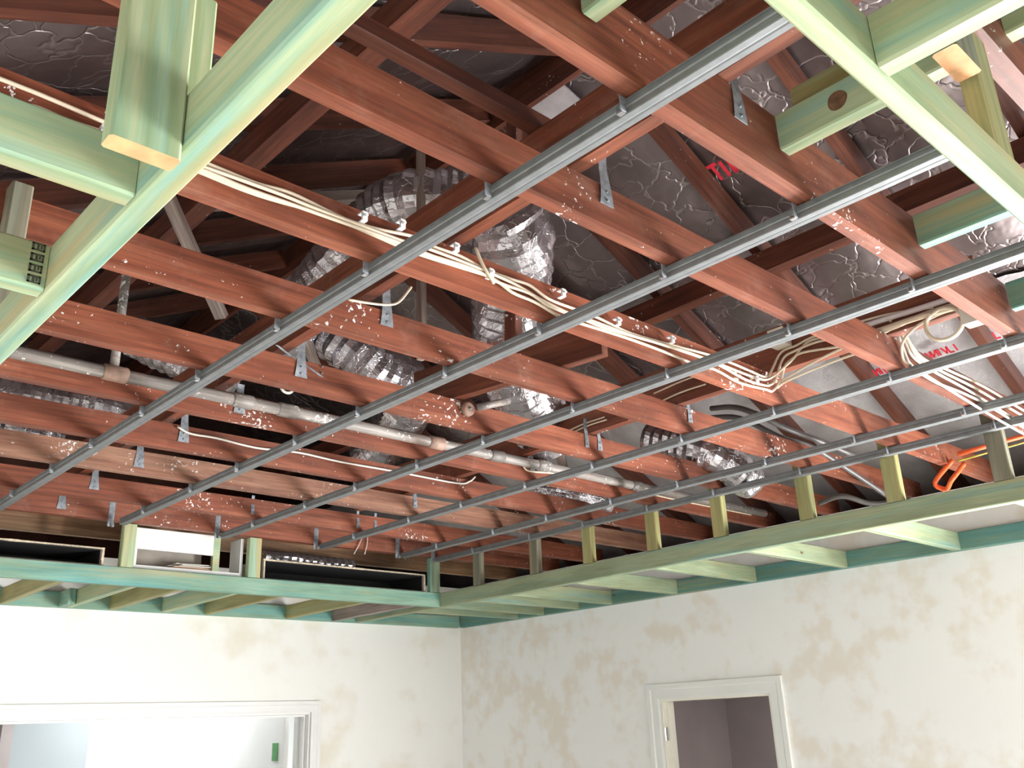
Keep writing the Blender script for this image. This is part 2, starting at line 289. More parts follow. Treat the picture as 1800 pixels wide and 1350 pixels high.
# traced runs on the faces they lie on
D = {
'cb_a': [[0.292,1.608,1.087],[0.349,1.608,1.092],[0.409,1.608,1.088],[0.471,1.608,1.096],[0.559,1.608,1.104],[0.661,1.608,1.097],[0.796,1.608,1.094],[0.974,1.608,1.108],[1.176,1.608,1.1],[1.242,1.608,1.099],[1.354,1.608,1.105],[1.477,1.608,1.11],[1.548,1.608,1.09],[1.632,1.608,1.086],[1.734,1.608,1.07],[1.82,1.608,1.073],[2.016,1.608,1.081],[2.188,1.608,1.082],[2.352,1.608,1.078],[2.469,1.608,1.086],[2.607,1.608,1.071],[2.775,1.608,1.083],[2.816,1.608,1.087]],
'cb_b': [[0.29,1.602,1.088],[0.346,1.602,1.098],[0.406,1.602,1.096],[0.469,1.602,1.1],[0.556,1.602,1.108],[0.663,1.602,1.108],[0.752,1.602,1.111],[0.853,1.602,1.113],[0.933,1.602,1.111],[1.047,1.602,1.112],[1.192,1.602,1.114],[1.264,1.602,1.12],[1.399,1.602,1.12],[1.543,1.602,1.115],[1.649,1.602,1.097],[1.764,1.602,1.087],[1.847,1.602,1.091],[2.031,1.602,1.092],[2.149,1.602,1.099],[2.401,1.602,1.108],[2.506,1.602,1.103],[2.636,1.602,1.088],[2.754,1.602,1.093],[2.8,1.602,1.106]],
'cb_c': [[0.285,1.608,1.133],[0.363,1.608,1.132],[0.468,1.608,1.127],[0.557,1.608,1.125],[0.683,1.608,1.123],[0.794,1.608,1.121],[0.881,1.608,1.13],[1.02,1.608,1.117],[1.112,1.608,1.124],[1.219,1.608,1.142],[1.281,1.608,1.136],[1.37,1.608,1.138],[1.458,1.608,1.127],[1.55,1.608,1.129],[1.614,1.608,1.132],[1.689,1.608,1.112],[1.8,1.608,1.112],[1.892,1.608,1.112],[2.045,1.608,1.102],[2.269,1.608,1.118],[2.446,1.608,1.133],[2.587,1.608,1.135],[2.69,1.608,1.132],[2.787,1.608,1.133],[2.824,1.608,1.148]],
'cb_d': [[0.291,1.602,1.081],[0.367,1.602,1.087],[0.449,1.602,1.085],[0.558,1.602,1.093],[0.664,1.602,1.1],[0.766,1.602,1.096],[0.889,1.602,1.099],[1.047,1.602,1.103],[1.192,1.602,1.106],[1.272,1.602,1.104],[1.403,1.602,1.111],[1.502,1.602,1.1],[1.606,1.602,1.103],[1.682,1.602,1.086],[1.791,1.602,1.086],[1.905,1.602,1.084],[2.061,1.602,1.093],[2.259,1.602,1.106],[2.443,1.602,1.11]],
'ce_a': [[2.838,1.584,1.122],[2.838,1.557,1.173],[2.838,1.515,1.194],[2.838,1.473,1.224],[2.838,1.434,1.233],[2.838,1.339,1.22],[2.838,1.247,1.209]],
'ce_b': [[2.832,1.599,1.132],[2.832,1.556,1.199],[2.832,1.508,1.212],[2.832,1.433,1.218],[2.832,1.369,1.211],[2.832,1.287,1.196]],
'ce_c': [[2.838,1.596,1.176],[2.838,1.565,1.226],[2.838,1.501,1.233],[2.838,1.439,1.243],[2.838,1.324,1.242],[2.838,1.163,1.231],[2.838,1.016,1.204]],
'ce_d': [[2.832,1.602,1.157],[2.832,1.529,1.18],[2.832,1.481,1.197],[2.832,1.327,1.172],[2.832,1.291,1.176]],
'conduit1': [[2.833,1.243,1.218],[2.833,0.923,1.209]],
'conduit2': [[2.826,1.206,1.181],[2.826,1.052,1.181],[2.826,0.91,1.173]],
'box': [[2.838,0.925,1.209],[2.838,0.851,1.133],[2.838,0.922,1.138]],
'box2': [[2.838,1.655,1.44],[2.838,1.591,1.375]],
'loop': [[2.828,0.982,1.125],[2.828,1.033,1.143],[2.828,0.933,1.108],[2.828,0.972,1.175]],
'cf_0': [[2.918,1.166,1.209],[2.945,1.166,1.154],[2.989,1.166,1.117],[3.132,1.166,1.101],[3.414,1.166,1.094],[3.725,1.166,1.076],[4.136,1.166,1.052]],
'cf_1': [[2.916,1.16,1.217],[2.954,1.16,1.164],[3.005,1.16,1.123],[3.168,1.16,1.112],[3.461,1.16,1.114],[3.781,1.16,1.102],[4.209,1.16,1.089]],
'cf_2': [[2.885,1.166,1.189],[2.92,1.166,1.133],[2.95,1.166,1.083],[3.081,1.166,1.068],[3.343,1.166,1.05],[3.643,1.166,1.03],[4.109,1.166,1.01]],
'cf_3': [[2.825,1.16,1.212],[2.921,1.16,1.197],[2.982,1.16,1.151],[3.062,1.16,1.125],[3.247,1.16,1.131],[3.58,1.16,1.14],[3.975,1.16,1.125],[4.301,1.16,1.124]],
'cf_4': [[2.894,1.166,1.171],[2.92,1.166,1.112],[2.964,1.166,1.076],[3.136,1.166,1.06],[3.352,1.166,1.07],[3.584,1.166,1.07],[3.944,1.166,1.048]],
'cF': [[1.415,3.39,1.15],[1.47,3.39,1.132],[1.577,3.39,1.133],[1.754,3.39,1.123],[1.948,3.39,1.136],[2.169,3.39,1.129],[2.47,3.39,1.131],[2.83,3.39,1.129],[2.915,3.39,1.15],[2.953,3.39,1.179]],
'cE': [[2.84,2.93,1.121],[2.881,2.93,1.096],[3.05,2.93,1.111],[3.355,2.93,1.131],[3.684,2.93,1.111],[3.983,2.93,1.106],[4.374,2.93,1.108],[4.686,2.93,1.11]],
'strapcable': [[1.3,2.02,1.147],[1.354,2.02,1.158],[1.433,2.02,1.172],[1.474,2.02,1.194],[1.499,2.02,1.218]],
'h1': [[2.1,1.968,0.899],[2.1,1.892,0.906],[2.1,1.79,0.898]],
'h1b': [[2.1,1.944,0.885],[2.1,1.868,0.89],[2.1,1.786,0.893]],
'h2': [[2.86,2.133,1.204],[2.86,2.024,1.207],[2.86,1.902,1.206]],
'h2b': [[2.86,2.222,1.251],[2.86,2.075,1.25],[2.86,1.857,1.244]],
'stray1': [[3.153,4.76,1.022],[3.184,4.76,1.073],[3.216,4.76,1.14]],
'stray2': [[3.231,4.76,1.029],[3.247,4.76,1.086],[3.25,4.76,1.136]],
'coil': [[1.45,2.6,1.069],[1.419,2.6,1.062]],
'tag': [[1.427,1.6,1.142],[1.444,1.6,1.114],[1.475,1.6,1.087]],
'd2': [[1.945,2.061,1.705],[2.014,2.095,1.653],[2.105,2.17,1.624],[2.296,2.414,1.513],[2.483,2.58,1.417],[2.776,2.786,1.332],[3.015,2.938,1.309]],
'd1': [[2.038,2.252,1.879],[1.96,2.326,1.879],[1.848,2.428,1.888],[1.817,2.605,1.889],[1.787,2.835,1.783],[1.805,3.074,1.715],[1.845,3.367,1.645],[1.883,3.581,1.588]],
'd3': [[2.048,3.453,1.816],[2.13,3.309,1.659],[2.259,3.245,1.545],[2.47,3.29,1.494],[2.704,3.749,1.458],[2.811,4.108,1.421]],
'dl': [[0.977,5.139,1.674],[1.18,4.812,1.645],[1.376,4.649,1.598],[1.551,4.507,1.55],[1.726,4.505,1.515]],
'dl2': [[1.158,5.682,1.714],[1.401,5.475,1.666],[1.606,5.438,1.644]],
'dl3': [[1.487,4.137,1.814],[1.565,3.972,1.706],[1.695,3.882,1.638],[1.888,3.862,1.605]],
'dr': [[3.609,2.792,1.351],[3.644,2.646,1.285],[3.672,2.502,1.226],[3.767,2.444,1.162],[3.954,2.449,1.091]],
'dr2': [[3.586,3.608,1.243],[3.731,3.482,1.217],[3.982,3.409,1.18]],
'bk1': [[3.487,2.318,1.354],[3.48,2.192,1.324],[3.478,2.08,1.26],[3.583,2.011,1.198],[3.797,1.971,1.166],[4.018,1.928,1.126]],
'bk2': [[3.558,2.403,1.344],[3.593,2.241,1.307],[3.66,2.089,1.19],[3.875,2.046,1.163],[4.106,2.01,1.089],[4.369,1.961,0.985]],
'bk3': [[4.225,2.246,0.985],[4.206,2.111,0.993],[4.316,2.027,0.954],[4.416,1.931,0.957],[4.454,1.89,0.965]],
'or1': [[4.173,1.519,1.061],[4.172,1.444,1.064],[4.231,1.378,1.084],[4.315,1.283,1.112],[4.381,1.206,1.141]],
'or2': [[4.363,1.805,1.011],[4.371,1.737,0.984],[4.368,1.679,0.961],[4.275,1.613,0.974],[4.287,1.586,1.004],[4.251,1.533,1.032]],
'white': [[1.985,2.004,2.174],[2.003,1.821,2.21],[2.122,1.778,2.072],[2.096,1.888,2.049]],
'tie': [[0.93,1.3,1.327],[1.202,1.3,1.321]],
}
# ------------------------------------------------------------------ the setting
def struct(name, *a, **k): return tag(box(name, *a, **k), kind='structure')
def wall_with_hole(name, ax, c0, c1, a0, a1, z0, z1, h0, h1, hz0, hz1, m):
    """wall slab c0..c1 on axis ax, running a0..a1, with one opening h0..h1 by hz0..hz1, one mesh"""
    bm = bmesh.new()
    for (u0, u1, v0, v1) in ((a0, h0, z0, z1), (h1, a1, z0, z1), (h0, h1, hz1, z1), (h0, h1, z0, hz0)):
        if u1 - u0 < 1e-4 or v1 - v0 < 1e-4: continue
        P = [(c0, u0, v0), (c1, u0, v0), (c1, u1, v0), (c0, u1, v0), (c0, u0, v1), (c1, u0, v1), (c1, u1, v1), (c0, u1, v1)]
        V = [bm.verts.new((p if ax == 0 else (p[1], p[0], p[2]))) for p in P]
        for f in ((0, 1, 2, 3), (4, 5, 6, 7), (0, 1, 5, 4), (1, 2, 6, 5), (2, 3, 7, 6), (3, 0, 4, 7)): bm.faces.new([V[i] for i in f])
    bmesh.ops.remove_doubles(bm, verts=bm.verts, dist=1e-5)
    return tag(link(name, bm, m, mw=Matrix.Translation((0, 0, EYE))), kind='structure')
WT = 1.06
struct('floor', -0.72, 5.0, -0.76, 5.92, -2.05, -1.95, 'floor', axis=0)
DR = (3.058, 3.87, 0.131)      # door in the right wall
DB = (1.00, 3.531, 0.150)      # wide opening in the back wall
wall_with_hole('wall_right', 0, 4.86, 4.98, 1.45, 5.8, -1.95, WT, DR[0], DR[1], -1.95, DR[2], 'wall_right')
wall_with_hole('wall_right', 0, 4.86, 4.98, -0.76, 1.45, -1.95, WT, -0.60, 0.90, -1.95, 0.13, 'wall_right')
wall_with_hole('wall_back', 1, 5.80, 5.92, -0.72, 4.98, -1.95, WT, DB[0], DB[1], -1.95, DB[2], 'wall_back')
wall_with_hole('wall_left', 0, -0.72, -0.60, -0.76, 5.8, -1.95, WT, 2.8, 5.0, -1.45, 0.05, 'wall_plain')
wall_with_hole('wall_front', 1, -0.76, -0.64, -0.60, 4.86, -1.95, WT, 1.55, 4.45, -1.95, 0.15, 'wall_plain')
# next room through the wide opening
struct('floor', -0.2, 5.6, 5.92, 8.9, -2.05, -1.95, 'floor', axis=0)
struct('ceiling', -0.2, 5.6, 5.921, 8.9, 0.86, 0.90, 'bright_wall', axis=0)
struct('wall_far', -0.2, 5.6, 8.9, 9.0, -1.95, 0.9, 'bright_wall', axis=0)
struct('wall_side', -0.3, -0.2, 5.921, 9.0, -1.95, 0.9, 'bright_wall', axis=1)
struct('wall_side', 5.6, 5.7, 5.921, 9.0, -1.95, 0.9, 'bright_wall', axis=1)
struct('partition_or_shade_block', 2.335, 2.93, 8.2, 8.899, -1.95, 0.86, 'painted_shade_wall', axis=2)  # block added to carry the shaded patch as its own colour
struct('partition_or_shade_block', 2.19, 2.27, 7.9, 8.899, -1.95, 0.86, 'dark_wall', axis=1)
# small dark room through the narrow door
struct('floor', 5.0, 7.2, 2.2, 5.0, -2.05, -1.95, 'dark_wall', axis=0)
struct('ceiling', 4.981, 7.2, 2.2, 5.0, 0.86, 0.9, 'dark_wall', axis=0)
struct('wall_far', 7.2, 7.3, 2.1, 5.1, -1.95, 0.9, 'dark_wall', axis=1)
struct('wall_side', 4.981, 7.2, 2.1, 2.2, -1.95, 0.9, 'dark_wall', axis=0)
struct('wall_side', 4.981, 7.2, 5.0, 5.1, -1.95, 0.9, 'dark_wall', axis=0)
# architraves and linings
def casing(bm, ax, face, u0, u1, z, wd, th, sgn):
    """mitred moulded casing round an opening: stepped section swept up, across and down"""
    prof = [(0.004, 0), (0.004, th * 0.6), (0.014, th * 0.75), (wd * 0.62, th * 0.75), (wd * 0.70, th), (wd, th), (wd, 0)]
    path = [(u0, -1.95, -1, 0), (u0, z, -1, 1), (u1, z, 1, 1), (u1, -1.95, 1, 0)]
    rows = []
    for (u, zz, du, dz) in path:
        rows.append([bm.verts.new(((face + sgn * t, u + du * p, zz + dz * p) if ax == 0 else (u + du * p, face + sgn * t, zz + dz * p))) for p, t in prof])
    for a, b_ in zip(rows, rows[1:]):
        for i in range(len(prof) - 1): bm.faces.new((a[i], a[i + 1], b_[i + 1], b_[i]))
    for r in (rows[0], rows[-1]): bm.faces.new(r)
bm = bmesh.new(); casing(bm, 0, 4.86, DR[0] + .012, DR[1] - .012, DR[2] - .01, 0.095, 0.02, -1)
d1 = tag(link('door_1', bm, 'trim_grey', mw=Matrix.Translation((0, 0, EYE))), kind='structure'); WM = {}
def lining(bm, pts):
    for (x0, x1, y0, y1, z0, z1) in pts:
        r = bmesh.ops.create_cube(bm, size=1.0)
        for v in r['verts']: v.co = Vector(((x0 + x1) / 2 + v.co.x * (x1 - x0), (y0 + y1) / 2 + v.co.y * (y1 - y0), (z0 + z1) / 2 + v.co.z * (z1 - z0)))
    return bm
bm = lining(bmesh.new(), [(4.862, 4.978, DR[1] - .02, DR[1] - .001, -1.95, DR[2]), (4.862, 4.978, DR[0] + .001, DR[0] + .02, -1.95, DR[2]), (4.862, 4.978, DR[0] + .02, DR[1] - .02, DR[2] - .02, DR[2] - .001),
    (4.905, 4.945, DR[1] - .034, DR[1] - .021, -1.95, DR[2] - .02), (4.905, 4.945, DR[0] + .021, DR[0] + .034, -1.95, DR[2] - .02)])
link('jamb_lining', bm, 'trim', mw=Matrix.Identity(4)).parent = d1
# steel hinge on the jamb
hg = bmesh.new()
lining(hg, [(4.866, 4.897, DR[1] - .024, DR[1] - .0202, -0.118, -0.040)])
for k in range(5): tube_bm([Vector((4.862, DR[1] - .028, -0.118 + k * .0158)), Vector((4.862, DR[1] - .028, -0.118 + k * .0158 + .0142))], 0.0065, 10, hg)
h_ = link('hinge', hg, 'chrome', mw=Matrix.Identity(4)); h_.parent = d1
bm = bmesh.new(); casing(bm, 1, 5.80, DB[0] + .012, DB[1] - .012, DB[2] - .01, 0.075, 0.022, -1)
d2 = tag(link('door_2', bm, 'trim_white', mw=Matrix.Translation((0, 0, EYE))), kind='structure')
bm = lining(bmesh.new(), [(DB[1] - .02, DB[1] - .001, 5.802, 5.99, -1.95, DB[2]), (DB[0] + .001, DB[0] + .02, 5.802, 5.99, -1.95, DB[2]), (DB[0] + .02, DB[1] - .02, 5.802, 5.99, DB[2] - .02, DB[2] - .001),
    (DB[1] - .034, DB[1] - .021, 5.84, 5.87, -1.95, DB[2] - .02), (DB[1] - .034, DB[1] - .021, 5.92, 5.95, -1.95, DB[2] - .02), (DB[0] + .021, DB[1] - .035, 5.84, 5.87, DB[2] - .034, DB[2] - .021)])
link('jamb_lining', bm, 'trim_white', mw=Matrix.Identity(4)).parent = d2
# door leaf folded back in the next room, with a green strip standing in for glimpsed greenery
dl = empty('door_leaf', (3.62, 6.03, 0)); tag(dl, 'white door leaf standing open just beyond the wide back doorway', 'door')
box('leaf', 3.46, 3.50, 6.03, 6.75, -1.94, 0.12, 'trim_white', dl, 0.003, axis=2)
tag(box('greenery_strip', 3.452, 3.4595, 6.10, 6.17, -0.16, -0.045, 'glimpse_green', dl, axis=2), 'green strip standing in for greenery glimpsed past the white leaf')
# unseen window in the left wall, kept for a weak side fill
def rect_frame(name, ax, c0, c1, u0, u1, z0, z1, t, m, kind='structure', parts=()):
    bm = bmesh.new(); L_ = [(u0, u0 + t, z0, z1), (u1 - t, u1, z0, z1), (u0 + t, u1 - t, z0, z0 + t), (u0 + t, u1 - t, z1 - t, z1)] + list(parts)
    lining(bm, [((c0, c1, a, b_, c, d) if ax == 0 else (a, b_, c0, c1, c, d)) for a, b_, c, d in L_])
    return tag(link(name, bm, m, mw=Matrix.Translation((0, 0, EYE))), kind=kind)
rect_frame('unseen_side_fill_window', 0, -0.70, -0.64, 2.802, 4.998, -1.449, 0.049, 0.05, 'trim_white', parts=[(3.87, 3.93, -1.4, 0.0)])
rect_frame('door_4', 0, 4.90, 4.96, -0.598, 0.898, -1.949, 0.129, 0.05, 'trim_white')
rect_frame('front_fill_opening', 1, -0.75, -0.69, 1.552, 4.448, -1.949, 0.149, 0.05, 'trim_white', parts=[(2.97, 3.03, -1.9, 0.1)])  # frame of the unseen front opening, kept for the fill lamp
# ------------------------------------------------------------------ roof
RID, RX0, K = 2.58, 2.3, 0.49
def roof(x): return RID - K * abs(x - RX0)
def slab(x0, x1, off, th, m):
    bm = bmesh.new(); V = []
    for y in (-1.2, 7.3):
        for (x, o) in ((x0, off), (x1, off), (x1, off + th), (x0, off + th)): V.append(bm.verts.new((x, y, roof(x) + o)))
    for f in ((0, 1, 2, 3), (4, 5, 6, 7), (0, 1, 5, 4), (1, 2, 6, 5), (2, 3, 7, 6), (3, 0, 4, 7)): bm.faces.new([V[i] for i in f])
    return tag(link('ceiling', bm, m, mw=Matrix.Translation((0, 0, EYE))), kind='structure')
slab(-0.95, RX0, 0.05, 0.06, 'tile'); slab(RX0 + .0005, 5.55, 0.05, 0.06, 'tile')
for (y0, y1) in ((-1.3, -1.2), (7.3, 7.4)):
    bm = bmesh.new(); V = [bm.verts.new((x, y, z)) for y in (y0, y1) for (x, z) in ((-0.95, 1.0), (5.55, 1.0), (5.55, 1.1), (RX0, 2.75), (-0.95, 1.1))]
    for f in ((0, 1, 2, 3, 4), (5, 6, 7, 8, 9), (0, 1, 6, 5), (1, 2, 7, 6), (2, 3, 8, 7), (3, 4, 9, 8), (4, 0, 5, 9)): bm.faces.new([V[i] for i in f])
    tag(link('wall_gable', bm, 'tile', mw=Matrix.Translation((0, 0, EYE))), kind='structure')
struct('eave_light_stop', 5.45, 5.52, -1.2, 7.3, 0.92, 1.04, 'tile'); struct('eave_light_stop', -0.92, -0.86, -1.2, 7.3, 0.92, 1.0, 'tile')  # unseen boards added to keep daylight out at the eaves
struct('ceiling', 4.985, 5.5, -1.2, 7.3, 0.90, 0.92, 'tile', axis=1); struct('ceiling', -0.95, -0.725, -1.2, 7.3, 0.90, 0.92, 'tile', axis=1)
struct('ceiling', -0.72, 4.98, -1.2, -0.765, 1.0, 1.02, 'tile', axis=0); struct('ceiling', -0.72, 4.98, 5.925, 7.3, 1.0, 1.02, 'tile', axis=0)
RS = 0.57; RY = [0.19 + RS * i for i in range(0, 9)]
def foil_sheet(xa, xb, label, m='foil', lift=0.03, name='foil_sarking'):
    bm = bmesh.new(); nx, ny = 46, 150; G = []
    for i in range(nx + 1):
        r = []
        for j in range(ny + 1):
            x = xa + (xb - xa) * i / nx; y = -1.15 + 8.3 * j / ny
            ph = ((y - RY[0]) / RS) % 1.0; sag = -0.035 * math.sin(math.pi * ph) ** 2 * (1 + 0.7 * noise.noise(Vector((x * .8, y * .7, 3))))
            z = roof(x) + sag + 0.012 * noise.noise(Vector((x * 5, y * 5, 0)))+ 0.006 * noise.noise(Vector((x * 15, y * 15, 0))) + lift
            z = min(z, roof(x) + 0.015 + lift) if abs(ph - 0.5) < .43 else roof(x) + lift - 0.01
            r.append(bm.verts.new((x, y, z)))
        G.append(r)
    for i in range(nx):
        for j in range(ny): bm.faces.new((G[i][j], G[i + 1][j], G[i + 1][j + 1], G[i][j + 1]))
    return tag(link(name, bm, m, smooth=True, mw=Matrix.Translation((0, 0, EYE))), label, 'foil sheet')
fR = foil_sheet(RX0 + .02, 5.40, 'crinkled silver foil sarking with red print under the right roof slope')
fE = foil_sheet(4.02, 5.38, 'added foil strip near the right eave, reflected brightness in its colour, with red print', 'foil_lit', 0.014)  # extra strip, eave reflections painted in by a lighter foil
fL = foil_sheet(-0.85, RX0 - .02, 'dull silver foil sarking under the left roof slope, top left of the photo')
# red printing on the foil
def marks(x, y, s, rows, seed):
    bm = bmesh.new()
    def stroke(a, b_, wd, bm):
        a, b_ = Vector(a), Vector(b_); d = (b_ - a).normalized(); q = Vector((-d.y, d.x)) * wd / 2
        V = [bm.verts.new((p.x, p.y, roof(p.x) - (0.055 if x > 4.1 else 0.034))) for p in (a + q, b_ + q, b_ - q, a - q)]
        T = [bm.verts.new((v.co.x, v.co.y, v.co.z + 0.002)) for v in V]
        bm.faces.new(V); bm.faces.new(T)
        for i in range(4): bm.faces.new((V[i], V[(i + 1) % 4], T[(i + 1) % 4], T[i]))
    for ri, word in enumerate(rows):
        cy = y; bm = bmesh.new(); o = None
        for ch in word:
            bx = x + ri * s * 1.7; g = {'N': [((0, 0), (1, 0)), ((1, 0), (0, .6)), ((0, .6), (1, .6))], 'I': [((0, .2), (1, .2))], 'L': [((0, 0), (1, 0)), ((1, 0), (1, .5))],
                 'O': [((.1, 0), (.9, 0)), ((.9, 0), (.9, .5)), ((.9, .5), (.1, .5)), ((.1, .5), (.1, 0))], 'V': [((0, 0), (1, .3)), ((1, .3), (0, .6))], 'A': [((1, 0), (0, .3)), ((0, .3), (1, .6)), ((.6, .15), (.6, .45))],
                 'T': [((0, 0), (0, .6)), ((0, .3), (1, .3))], 'S': [((0, .5), (0, 0)), ((0, 0), (.5, 0)), ((.5, 0), (.5, .5)), ((.5, .5), (1, .5)), ((1, .5), (1, 0))], ' ': []}[ch]
            for a, b_ in g: stroke((bx + a[0] * s, cy - a[1] * s), (bx + b_[0] * s, cy - b_[1] * s), s * 0.2, bm)
            cy -= s * 0.64
        o = link('red_print', bm, 'red_ink', mw=Matrix.Identity(4)); o.parent = fE if x > 4.1 else fR
marks(4.225, 1.595, 0.040, ['VNIVLI', 'OLN'], 1); marks(4.225, 1.285, 0.040, ['LVNI'], 3); marks(4.23, 1.86, 0.040, ['NIL'], 8)
marks(2.98, 1.86, 0.075, ['TINO'], 4); marks(4.62, 2.15, 0.05, ['VOLN'], 6)
ordn = ['first', 'second', 'third', 'fourth', 'fifth', 'sixth', 'seventh', 'eighth', 'ninth', 'tenth', 'eleventh', 'twelfth', 'thirteenth', 'fourteenth', 'fifteenth']
for i, y in enumerate(RY):
    n_ = ordn[len(RY) - 1 - i]
    for s, nm in ((-1, 'left'), (1, 'right')):
        xe = -0.80 if s < 0 else 5.38; a = (RX0 + s * 0.05, y, roof(RX0 + s * 0.05) - .054); b_ = (xe, y, roof(xe) - .054)
        tag(beam('rafter', a, b_, 0.045, 0.10, 'rafter', wob=0.006), 'dark red rafter of the %s roof slope, %s from the far end' % (nm, n_), 'rafter', 'rafters of the %s roof slope' % nm)
tag(box('ridge_board', RX0 - .0125, RX0 + .0125, -1.15, 7.2, roof(RX0) - .16, roof(RX0) - .005, 'rafter'), 'dark ridge board at the peak of the roof between the two rows of rafters', 'ridge board')
for (x, nm, wd) in ((3.365, 'right', 0.07), (1.235, 'left', 0.07)):
    tag(box('underpurlin', x - wd / 2, x + wd / 2, -1.1, 7.1, roof(x) - .225, roof(x) - .125, 'rafter'), 'red underpurlin running across below the %s slope rafters' % nm, 'purlin')
def simple_beam(name, a, b_, wy, hz, m, label, cat, group=None, **k): return tag(beam(name, a, b_, wy, hz, m, **k), label, cat, group)
simple_beam('roof_strut', (1.30, 3.05, 1.95), (2.27, 2.93, 2.32), 0.05, 0.05, 'grey_wood', 'grey timber strut lying nearly level in the dark roof behind the top joist', 'strut')
simple_beam('roof_strut', (2.16, 2.25, 1.30), (2.27, 2.30, 2.40), 0.045, 0.07, 'rafter', 'dark upright post rising to the ridge beside the pale torn board', 'strut')
simple_beam('roof_tie', (0.1, 1.34, 1.405), (1.44, 1.34, 1.405), 0.042, 0.045, 'rafter', 'dark tie beam lying over the joists just above the big diagonal joist', 'tie beam')
simple_beam('roof_strut', (1.47, 2.62, 1.36), (1.80, 2.95, 1.12 + .16), 0.025, 0.045, 'grey_wood', 'thin brown brace beside the silver duct left of the second steel batten', 'strut')
simple_beam('roof_strut', (0.86, 2.42, 1.62), (1.22, 2.65, 1.30), 0.04, 0.03, 'grey_wood', 'dusty grey sloping brace in the dark gap left of the silver duct', 'strut')
simple_beam('hanger_rod', (1.80, 2.33, 1.19), (1.80, 2.33, 2.2), 0.025, 0.03, 'grey_wood', 'slim brown hanging batten between the silver ducts', 'strut')
simple_beam('roof_strut', (3.3, 3.1, 1.18), (2.75, 2.75, 1.75), 0.04, 0.04, 'grey_wood', 'pale grey brace sloping up behind the cable joist, right of the hanging duct', 'strut')
bm = bmesh.new(); P = [(2.335, 2.38), (2.33, 2.20), (2.37, 2.21), (2.345, 2.12), (2.50, 2.10), (2.555, 2.16), (2.54, 2.33)]
V = [bm.verts.new((x, y, roof(x) - .042)) for x, y in P]; f = bm.faces.new(V); r = bmesh.ops.extrude_face_region(bm, geom=[f])
for v in r['geom']:
    if isinstance(v, bmesh.types.BMVert): v.co.z += 0.008
tag(link('torn_board', bm, 'sheet', mw=Matrix.Translation((0, 0, EYE))), 'pale grey torn board fixed under the rafters at the ridge', 'board')
# ------------------------------------------------------------------ ceiling joists
JO = [('z', 0.385, 0.10, 'red', 'red ceiling joist in the top right corner, behind the green noggings'),
      ('0', 0.851, 0.16, 'red', 'deep red joist with white spatter, on which the upper green timbers end'),
      ('A', 1.218, 0.105, 'red', 'broad orange-red joist running diagonally through the upper middle, without cables'),
      ('B', 1.661, 0.105, 'red', 'red joist carrying the bundle of cream cables along its face'),
      ('C', 2.080, 0.10, 'red', 'red joist next below the cable joist, spattered white near its middle'),
      ('D', 2.560, 0.10, 'red', 'red joist just above the dusty grey pipe'),
      ('E', 2.980, 0.10, 'red', 'red joist directly behind the dusty grey pipe'),
      ('F', 3.440, 0.10, 'red', 'red joist with one white cable on its face, next beyond the grey pipe joist'),
      ('G', 3.870, 0.10, 'red_pale', 'dusty pinkish joist with a pale beige bottom edge'),
      ('H', 4.385, 0.10, 'red', 'spattered red joist between the beige-edged joist and the bracket joist'),
      ('I', 4.815, 0.10, 'red', 'spattered red joist at which the steel battens end'),
      ('K', 5.280, 0.10, 'brown', 'brown joist above the black openings of the back bulkhead'),
      ]
JY = {}
for k, yf, dp, m, lab in JO:
    JY[k] = (yf - .040, yf, dp)
    tag(beam('ceiling_joist', (-0.70, yf - .020, 1.06 + dp / 2), (4.97, yf - .020, 1.06 + dp / 2), 0.040, dp, m, wob=0.004), lab, 'joist', 'ceiling joists')
# hanging beams lying across the joists
HB = [(1.405, 0.95, 4.85, 'red hanging beam crossing over the joists beside the first steel batten'),]
tag(beam('hanging_beam', (1.405, 0.42, 1.165 + .085 + .06), (1.405, 4.85, 1.165 + .085), 0.04, 0.16, 'red', wob=0.003), 'red hanging beam crossing over the joists beside the leftmost steel batten', 'beam', 'hanging beams')
tag(beam('hanging_beam', (2.235, 1.88, 1.245), (2.08, 2.72, 1.245), 0.04, 0.155, 'red', wob=0.002), 'short red hanging beam with a cut end, below the hanging silver duct', 'beam', 'hanging beams')
tag(beam('hanging_beam', (2.868, 0.87, 1.25), (2.868, 4.3, 1.25), 0.042, 0.168, 'red', wob=0.003), 'red hanging beam that carries the conduits and coiled cream cable', 'beam', 'hanging beams')
# straps tying the joists to the hanging beams
def strap(x, y, ztop, zbot, w0, w1, label, m='zinc_dull', twist=0.0):
    bm = bmesh.new(); n = 8; F = []
    for i in range(n + 1):
        t = i / n; z = ztop + (zbot - ztop) * t; ww = w0 + (w1 - w0) * t ** 2; dy = 0.006 * math.sin(t * 5) * (1 - t); dx = twist * t
        F.append([bm.verts.new((s * ww / 2 + dx, dy + q, z)) for s in (-1, 1) for q in (0, -0.0016)])
    for a, b_ in zip(F, F[1:]):
        for i, j in ((0, 2), (2, 3), (3, 1), (1, 0)): bm.faces.new((a[i], a[j], b_[j], b_[i]))
    bm.faces.new((F[0][0], F[0][2], F[0][3], F[0][1])); bm.faces.new((F[-1][0], F[-1][2], F[-1][3], F[-1][1]))
    for (zz) in (zbot + .012, zbot + .035):
        r = bmesh.ops.create_uvsphere(bm, u_segments=6, v_segments=4, radius=0.004, matrix=Matrix.Translation((twist, -0.003, zz)))
    return tag(link('joist_strap', bm, m, mw=Matrix.Translation((x, y, EYE))), label, 'metal strap', 'galvanised joist straps')
